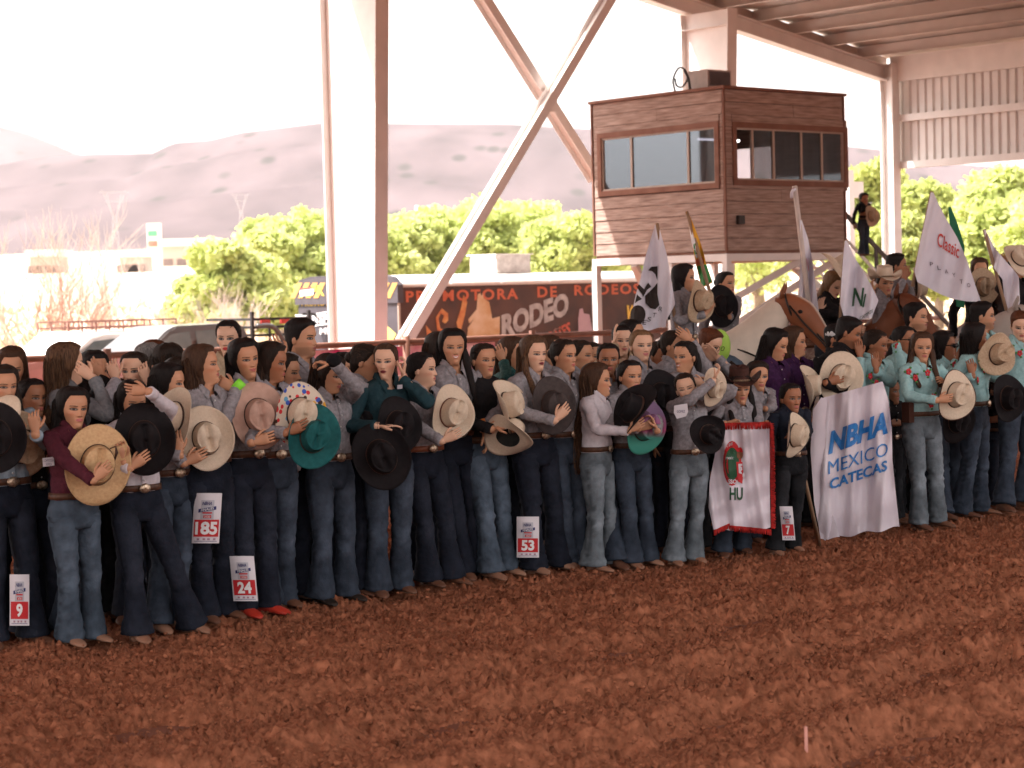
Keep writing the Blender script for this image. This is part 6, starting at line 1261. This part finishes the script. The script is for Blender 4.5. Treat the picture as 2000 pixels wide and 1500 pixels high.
# embroidered flowers on the aqua shirts
redf, grnf = ink('flower', (.5, .03, .04)), ink('leafg', (.05, .2, .04))
def flowers(key, spots, dY):
    o = P[key]
    for i, (x, y) in enumerate(spots):
        p_ = locv(o, atv(x, y, o['Y']+dY)); b = MB()
        for j in range(5): a = j*1.257+i; b.blob(tuple(p_+np.array((math.cos(a)*.016, .0, math.sin(a)*.016))), (.013, .006, .013), 7, 5)
        f_ = b.build('embroidered_flower', redf, o['root']); b = MB()
        for j in range(3): a = j*2.1+i*2+1; b.blob(tuple(p_+np.array((math.cos(a)*.036, .002, math.sin(a)*.036))), (.014, .005, .009), 7, 5)
        b.build('leaf', grnf, f_)
flowers('embro', [(1775, 726), (1788, 738), (1823, 775), (1819, 790), (1812, 728)], -.175); flowers('aq2', [(1752, 676), (1756, 688)], -.32); flowers('aq1', [(1680, 712), (1700, 735), (1712, 748)], -.29); flowers('aq3', [(1864, 712), (1856, 738)], -.30); flowers('aq4', [(1915, 705), (1922, 722), (1910, 742)], -.15); flowers('ginger', [(1976, 682), (1992, 690)], -.17)

# ================================================================== banners and flags
M_satin = mat('satin', (.60, .52, .58), rough=.35, base2=(.68, .60, .64), vscale=5, spec=.5, bump=.004, bscale=14)
M_satin2 = mat('flag_white', (.60, .55, .62), rough=.45, base2=(.68, .63, .68), vscale=5, spec=.4, bump=.004, bscale=14)
Yb = P['cowkid']['Y']-.30
e, mf, og = cloth('fringed_banner', 'white satin banner with red fringe, round emblem and green letters HU', [((1412, 830), (1502, 832)), ((1400, 870), (1506, 860)), ((1386, 940), (1503, 930)), ((1384, 990), (1504, 990)), ((1394, 1036), (1505, 1030))], Yb, M_satin, cat='banner', folds=((.045, .055, .008, 0), (.03, .13, -.02, 1.), (.012, .05, .11, 2), (.010, .33, -.04, 0)), ripple=3)
redfr = mat('red_fringe', (.42, .018, .015), rough=.7, vscale=40, var=.4, bump=.003, bscale=90)
def fringe(p, q, n, ln, ang):
    b = MB(); r = random.Random(int(p[0]))
    for i in range(n):
        t = (i+.5)/n; x = p[0]+(q[0]-p[0])*t; y = p[1]+(q[1]-p[1])*t; l = ln*r.uniform(.85, 1.1); a = ang+r.uniform(-.12, .12); pts = mf(.006+.004*r.random())(np.array([x, x+math.cos(a)*l*.5, x+math.cos(a)*l]), np.array([-y, -(y+math.sin(a)*l*.5), -(y+math.sin(a)*l)])); b.tube(pts, .0035, 4)
    o = b.build('fringe', redfr, e); o['kind'] = 'stuff'
fringe((1410, 826), (1505, 824), 70, 13, 1.57); fringe((1503, 826), (1506, 1032), 120, 9, .2); fringe((1394, 1036), (1425, 1022), 24, 10, 1.5); fringe((1425, 1026), (1506, 1034), 60, 11, 1.55); fringe((1410, 828), (1402, 848), 18, 12, 1.2)
def sh(pts, m, off, nm='emblem'): return shape2d([(x, -y) for x, y in pts], mf(off), m, e, nm, 8)
sh(ell(1430, 905, 18, 44), redp, .010); sh(ell(1430, 906, 14, 32), ink('dgreen', (.02, .075, .035)), .014); sh([(1440, 925), (1448, 905), (1452, 880), (1449, 905), (1455, 930), (1444, 945)], paper, .012)
sh(ell(1445, 888, 6, 9), ink('facebr', (.2, .08, .04)), .018); sh([(1439, 882), (1440, 876), (1446, 873), (1450, 877), (1451, 884)], redp, .020); sh([(1438, 902), (1450, 902), (1452, 920), (1450, 945), (1441, 940)], redp, .017); sh([(1442, 906), (1450, 906), (1449, 926), (1443, 924)], paper, .020)
lettering('SSOC', mf(.014), 1434, -945, 24, 9, paper, e, bold=.03); lettering('HU', mf(.010), 1438, -977, 26, 25, ink('dgreen', (.02, .075, .035)), e, bold=.03); lettering('mexic', mf(.018), 1425, -897, 15, 6, paper, e); lettering('AL BAR', mf(.014), 1424, -872, 14, 6, paper, e, rise=6)
Yn = P['man']['Y']-.72
e, mf, og = cloth('lettered_banner', 'white satin banner with large blue letters held beside the wooden staff', [((1604, 778), (1724, 745)), ((1592, 800), (1735, 780)), ((1584, 850), (1742, 840)), ((1588, 930), (1743, 900)), ((1594, 1000), (1751, 980)), ((1606, 1054), (1757, 1030))], Yn, M_satin, cat='banner', folds=((.05, .05, .012, 0.5), (.035, .12, -.008, 1.), (.012, .02, .07, 2), (.012, .31, .03, 0)), ripple=3)
bl = mat('ink_blue', (.015, .14, .42), rough=.4, base2=(.03, .22, .55), vscale=14, spec=.6)
lettering('NBHA', mf(.010), 1676, -867, 116, 46, bl, e, bold=.05, shear=6, rise=42); lettering('MEXICO', mf(.010), 1676, -908, 116, 26, bl, e, bold=.0, rise=38); lettering('CATECAS', mf(.010), 1677, -938, 112, 21, bl, e, bold=.03, rise=38)
e2 = cloth('x', '', [((1604, 776), (1616, 782)), ((1588, 800), (1612, 830)), ((1583, 880), (1616, 900)), ((1590, 980), (1624, 1000)), ((1604, 1056), (1640, 1050))], Yn-.05, M_satin, parent=e, folds=((.02, .1, .01, 0),)); 
for ob in e.children:
    if ob.name.startswith('cloth') and ob.data.name != [c for c in e.children if c.name.startswith('cloth')][0].data.name: ob.location = tuple(np.array(e2[2])-np.array(og))
st_ = empty('wooden_staff', tuple(at(1600, 1066, Yn-.1)), 0, 'thin wooden staff resting on the dirt left of the blue lettered banner', 'staff'); st_.location.z = 0; pole(st_, np.array(st_.location), (1558, 875), (1601, 1066), P['darkkid']['Y']-.1, Yn-.12, .015)
YF = 18.2
e, mf, og = cloth('flag', 'white flag with black bull skull figure beside the rider in grey', [((1280, 437), (1285, 437)), ((1273, 460), (1292, 460)), ((1261, 500), (1303, 500)), ((1252, 540), (1310, 540)), ((1242, 575), (1316, 575)), ((1236, 605), (1319, 592)), ((1244, 628), (1302, 625)), ((1262, 645), (1300, 640))], YF, M_satin2, 'flags held behind the line', folds=((.05, .09, .0, 0), (.02, .2, .02, 1)))
bkk = ink('skullblack', (.025, .015, .012))
def sh(pts, m, off, nm='emblem'): return shape2d([(x, -y) for x, y in pts], mf(off), m, e, nm, 8)
sh([(1266, 528), (1272, 521), (1284, 520), (1284, 548), (1280, 536), (1274, 530)], bkk, .012); sh([(1284, 552), (1284, 575), (1288, 596), (1280, 604), (1270, 602), (1261, 592), (1260, 578), (1270, 568), (1278, 560)], bkk, .012)
sh([(1248, 555), (1258, 565), (1266, 552), (1272, 560), (1264, 566), (1256, 580), (1254, 574), (1244, 562)], bkk, .012); sh([(1244, 575), (1254, 584), (1246, 588), (1240, 592)], bkk, .012); sh(ell(1246, 614, 15, 18), bkk, .012)
for ch, x, y in (('B', 1256, 640), ('E', 1258, 634), ('S', 1267, 628), ('T', 1277, 620), ('R', 1289, 608)):
    if ch != 'B': lettering(ch, mf(.012), x, -y, 7, 9, bkk, e, shear=2)
pole(e, np.array(og), (1283, 436), (1322, 640), YF+.02, YF)
e, mf, og = cloth('flag', 'rolled flag of yellow, white and green in front of the booth', [((1340, 414), (1344, 414)), ((1345, 440), (1355, 440)), ((1352, 480), (1370, 478)), ((1360, 520), (1380, 515)), ((1370, 560), (1392, 552))], YF+.6, ink('flagyellow', (.70, .34, .02)), 'flags held behind the line', folds=((.03, .3, .0, 0),))
def sh(pts, m, off, nm='cloth_panel'): return shape2d([(x, -y) for x, y in pts], mf(off), m, e, nm, 6)
sh([(1345, 438), (1352, 452), (1366, 500), (1360, 505), (1352, 480)], ink('white', (.75, .72, .72)), .010); sh([(1362, 520), (1380, 516), (1390, 550), (1371, 560)], ink('flaggreen', (.03, .22, .04)), .012); sh([(1354, 476), (1363, 474), (1366, 495), (1357, 498)], ink('flaggreen', (.03, .22, .04)), .012); sh([(1357, 480), (1361, 479), (1363, 492), (1359, 494)], ink('white', (.75, .72, .72)), .015); sh([(1358, 507), (1372, 502), (1376, 514), (1361, 519)], ink('orange', (.55, .13, .06)), .013)
pole(e, np.array(og), (1341, 413), (1395, 600), YF+.62, YF+.5)
e, mf, og = cloth('flag', 'white flag rolled tight round a tall bare topped pole', [((1562, 430), (1566, 430)), ((1563, 470), (1578, 466)), ((1563, 510), (1586, 505)), ((1560, 560), (1593, 556)), ((1556, 605), (1600, 612))], YF+1.2, M_satin2, 'flags held behind the line', folds=((.05, .2, .0, 0), (.02, .4, .02, 0)))
pole(e, np.array(og), (1552, 363), (1585, 640), YF+1.2, YF+1.1, .024, cm('polewhite', (.55, .45, .40))); lettering('CN', mf(.012), 1575, -530, 10, 26, ink('fadedred', (.55, .25, .25)), e, bold=.02)
b = MB(); oo = np.array(og)
for x, y in ((1550, 378),): b.tube(curve([np.array(at(x+3, y-8, YF+1.15))-oo, np.array(at(x-3, y-4, YF+1.12))-oo, np.array(at(x-4, y+8, YF+1.15))-oo], 8), .016, 6)
b.build('tie', M_satin2, e)
e, mf, og = cloth('flag', 'white flag with a dark green letter mark left of the hatted riders', [((1650, 470), (1654, 470)), ((1647, 500), (1668, 500)), ((1645, 530), (1686, 530)), ((1643, 560), (1702, 558)), ((1641, 595), (1716, 585)), ((1652, 630), (1702, 622))], YF+.3, M_satin2, 'flags held behind the line', folds=((.05, .11, .0, 0), (.02, .25, .03, 1)))
lettering('N', mf(.012), 1674, -598, 20, 36, ink('dgreen', (.02, .075, .035)), e, bold=.02, shear=4); lettering('/', mf(.012), 1688, -600, 8, 26, ink('dgreen', (.02, .075, .035)), e, bold=.03); lettering('CAMPOS', mf(.012), 1692, -618, 26, 7, ink('dgreen', (.02, .075, .035)), e, rise=16)
pole(e, np.array(og), (1651, 469), (1640, 640), YF+.32, YF+.3)
e, mf, og = cloth('flag', 'large white flag with red script lettering at upper right', [((1818, 376), (1823, 376)), ((1808, 425), (1844, 420)), ((1797, 475), (1870, 465)), ((1786, 530), (1890, 510)), ((1792, 552), (1906, 560)), ((1860, 585), (1916, 590))], YF+.4, M_satin2, 'flags held behind the line', folds=((.05, .06, .02, 0), (.03, .14, .03, 1)), ripple=1)
lettering('Classic', mf(.012), 1851, -492, 42, 26, ink('classicred', (.52, .05, .04)), e, bold=.01, rise=-26, shear=3)
for i, ch in enumerate('PLAYTO'): lettering(ch, mf(.012), 1820+i*14.5, -(520+i*7+(6 if i > 3 else 0)), 6, 8, ink('darkprint', (.10, .07, .09)), e, shear=-1)
pole(e, np.array(og), (1820, 374), (1782, 560), YF+.42, YF+.4)
e, mf, og = cloth('flag', 'narrow dark green flag behind the red script flag', [((1852, 404), (1857, 404)), ((1855, 440), (1870, 436)), ((1862, 490), (1884, 480)), ((1868, 600), (1884, 600))], YF+1.6, ink('flaggreen2', (.01, .13, .06)), 'flags held behind the line')
e, mf, og = cloth('flag', 'plain white flag hanging at the far right by the raised arm', [((1922, 449), (1925, 449)), ((1927, 480), (1942, 482)), ((1936, 515), (1966, 512)), ((1958, 545), (1990, 540)), ((1962, 585), (1992, 590)), ((1966, 616), (1984, 618))], YF+.5, M_satin2, 'flags held behind the line', folds=((.06, .12, .03, 0), (.02, .3, .03, 1)))
pole(e, np.array(og), (1922, 448), (1975, 640), YF+.52, YF+.5)

# ================================================================== riders and horses behind
WHc, BR, BAY, GR = (.66, .54, .44), (.20, .065, .028), (.10, .032, .016), (.36, .29, .25)
horse(1536, 582, 18.6, 74, WHc, (.24, .075, .03), 'white horse with a chestnut head and pale blaze', 'blond', blaze=True)
horse(1606, 606, 20.4, 72, BAY, (.12, .04, .018), 'dark chestnut horse half hidden behind the white one', 'black')
horse(1764, 582, 19.2, 38, BR, (.17, .055, .025), 'chestnut horse in the middle of the riders', 'dark')
horse(1990, 606, 18.4, 80, GR, GR, 'flea bitten grey horse at the right', 'grey')
horse(1946, 572, 20.6, 18, BAY, (.035, .015, .01), 'nearly black horse beside the flag with red script', 'black')
horse(2200, 575, 20.0, 78, BAY, BAY, 'dark horse mostly beyond the right edge', 'black')
RG = 'riders on horseback behind the line'
def rider(x, yt, Y, lab, **k): return person(x, yt, lab, Y=Y, ride=True, group=RG, h=k.pop('h', 1.6), **k)
q = rider(1334, 515, 18.5, 'rider in grey with long dark hair in profile holding a cream hat', yaw=74, body=55, hair='black', hl=.36, skin='b', jeans='blue', R=G(wr=(1376, 614), fa=55, pn='in', dd=-.3, curl=.4)); hat(1364, 588, 18.2, 'tanstraw', 'cream hat held by the rider in profile', az=50, el=4, size=1.0, roll=-28)
q = rider(1416, 528, 20.2, 'rider with tied dark hair behind a black hat', yaw=45, hair='black', style='bun', skin='b', L=G(wr=(1424, 622), fa=100, pn='in', dd=-.4)); hat(1409, 598, 19.8, 'black', 'black hat held by the rider above the white horse', az=25, el=4, size=1.05)
q = rider(1618, 528, 19.6, 'rider in black embroidered shirt tipping a cream hat forward', yaw=40, body=55, pitch=25, hair='blond', hl=.3, skin='c', shirt='black', L=G(wr=(1682, 640), dd=-.2), R=G(wr=(1600, 610), fa=80, dd=-.2)); hat(1634, 528, 19.3, 'cream', 'cream cowboy hat on the bowed head of the rider in black', az=75, el=35, size=1.1, roll=-20, curl=.07)
q = rider(1728, 528, 19.4, 'child rider with a broad cream hat', yaw=10, body=15, hair='dark', style='pony', skin='b', h=1.4, R=G(wr=(1706, 574), fa=100, dd=-.2), hatworn='cream')
q = rider(1750, 494, 20.4, 'rider in grey touching his face behind the child in the hat', yaw=80, hair='black', style='short', male=True, skin='d', R=G(wr=(1766, 548), fa=80, pn='in', dd=-.25, curl=.5))
hat(1790, 560, 20.2, 'cream', 'pale hat lowered beside the rider touching his face', az=90, el=0, size=.95)
q = rider(1912, 503, 20.6, 'rider with shoulder length brown hair facing the camera', yaw=2, body=10, hair='brown', hl=.3, skin='b', shirt='black'); hat(1920, 560, 20.3, 'tanstraw', 'tan hat held before the brown haired rider', az=10, el=5, size=.95)
q = rider(1982, 492, 19.8, 'rider in black raising an arm with a pale hat at the right edge', yaw=60, body=40, hair='black', style='short', skin='b', shirt='black', R=G(wr=(1964, 520), fa=100, pn='in', dd=-.3, curl=.8, e=(-1, -.3, -1))); hat(1990, 506, 19.4, 'cream', 'pale hat lifted by the rider at the right edge', az=20, el=40, size=.95)
# person on the booth stairs
q = person(1687, 376, 'distant person in black standing on the booth stairs with a tan hat', Y=36.2, z0=at(1687, 500, 36.2).z, yaw=25, body=30, hair='black', style='short', shirt='black', jeans='mid', skin='d', L=G(wr=(1704, 428), fa=90, pn='in', dd=-.3), group=None, lod=1)
hat(1702, 422, 35.9, 'tanstraw', 'tan hat held by the person on the stairs', az=30, el=5, size=.95)
# thin stake in the foreground dirt
p = ground(1576, 1500); p2 = at(1574, 1440, p.y); e = empty('marker_stake', (p.x, p.y, 0), 0, 'thin pale pink stake standing in the foreground dirt at the bottom', 'stake'); b = MB(); b.tube([(0, 0, -.05), (p2.x-p.x, 0, p2.z+.045)], .007, 8); b.build('stake', ink('stakepink', (.55, .25, .2)), e)
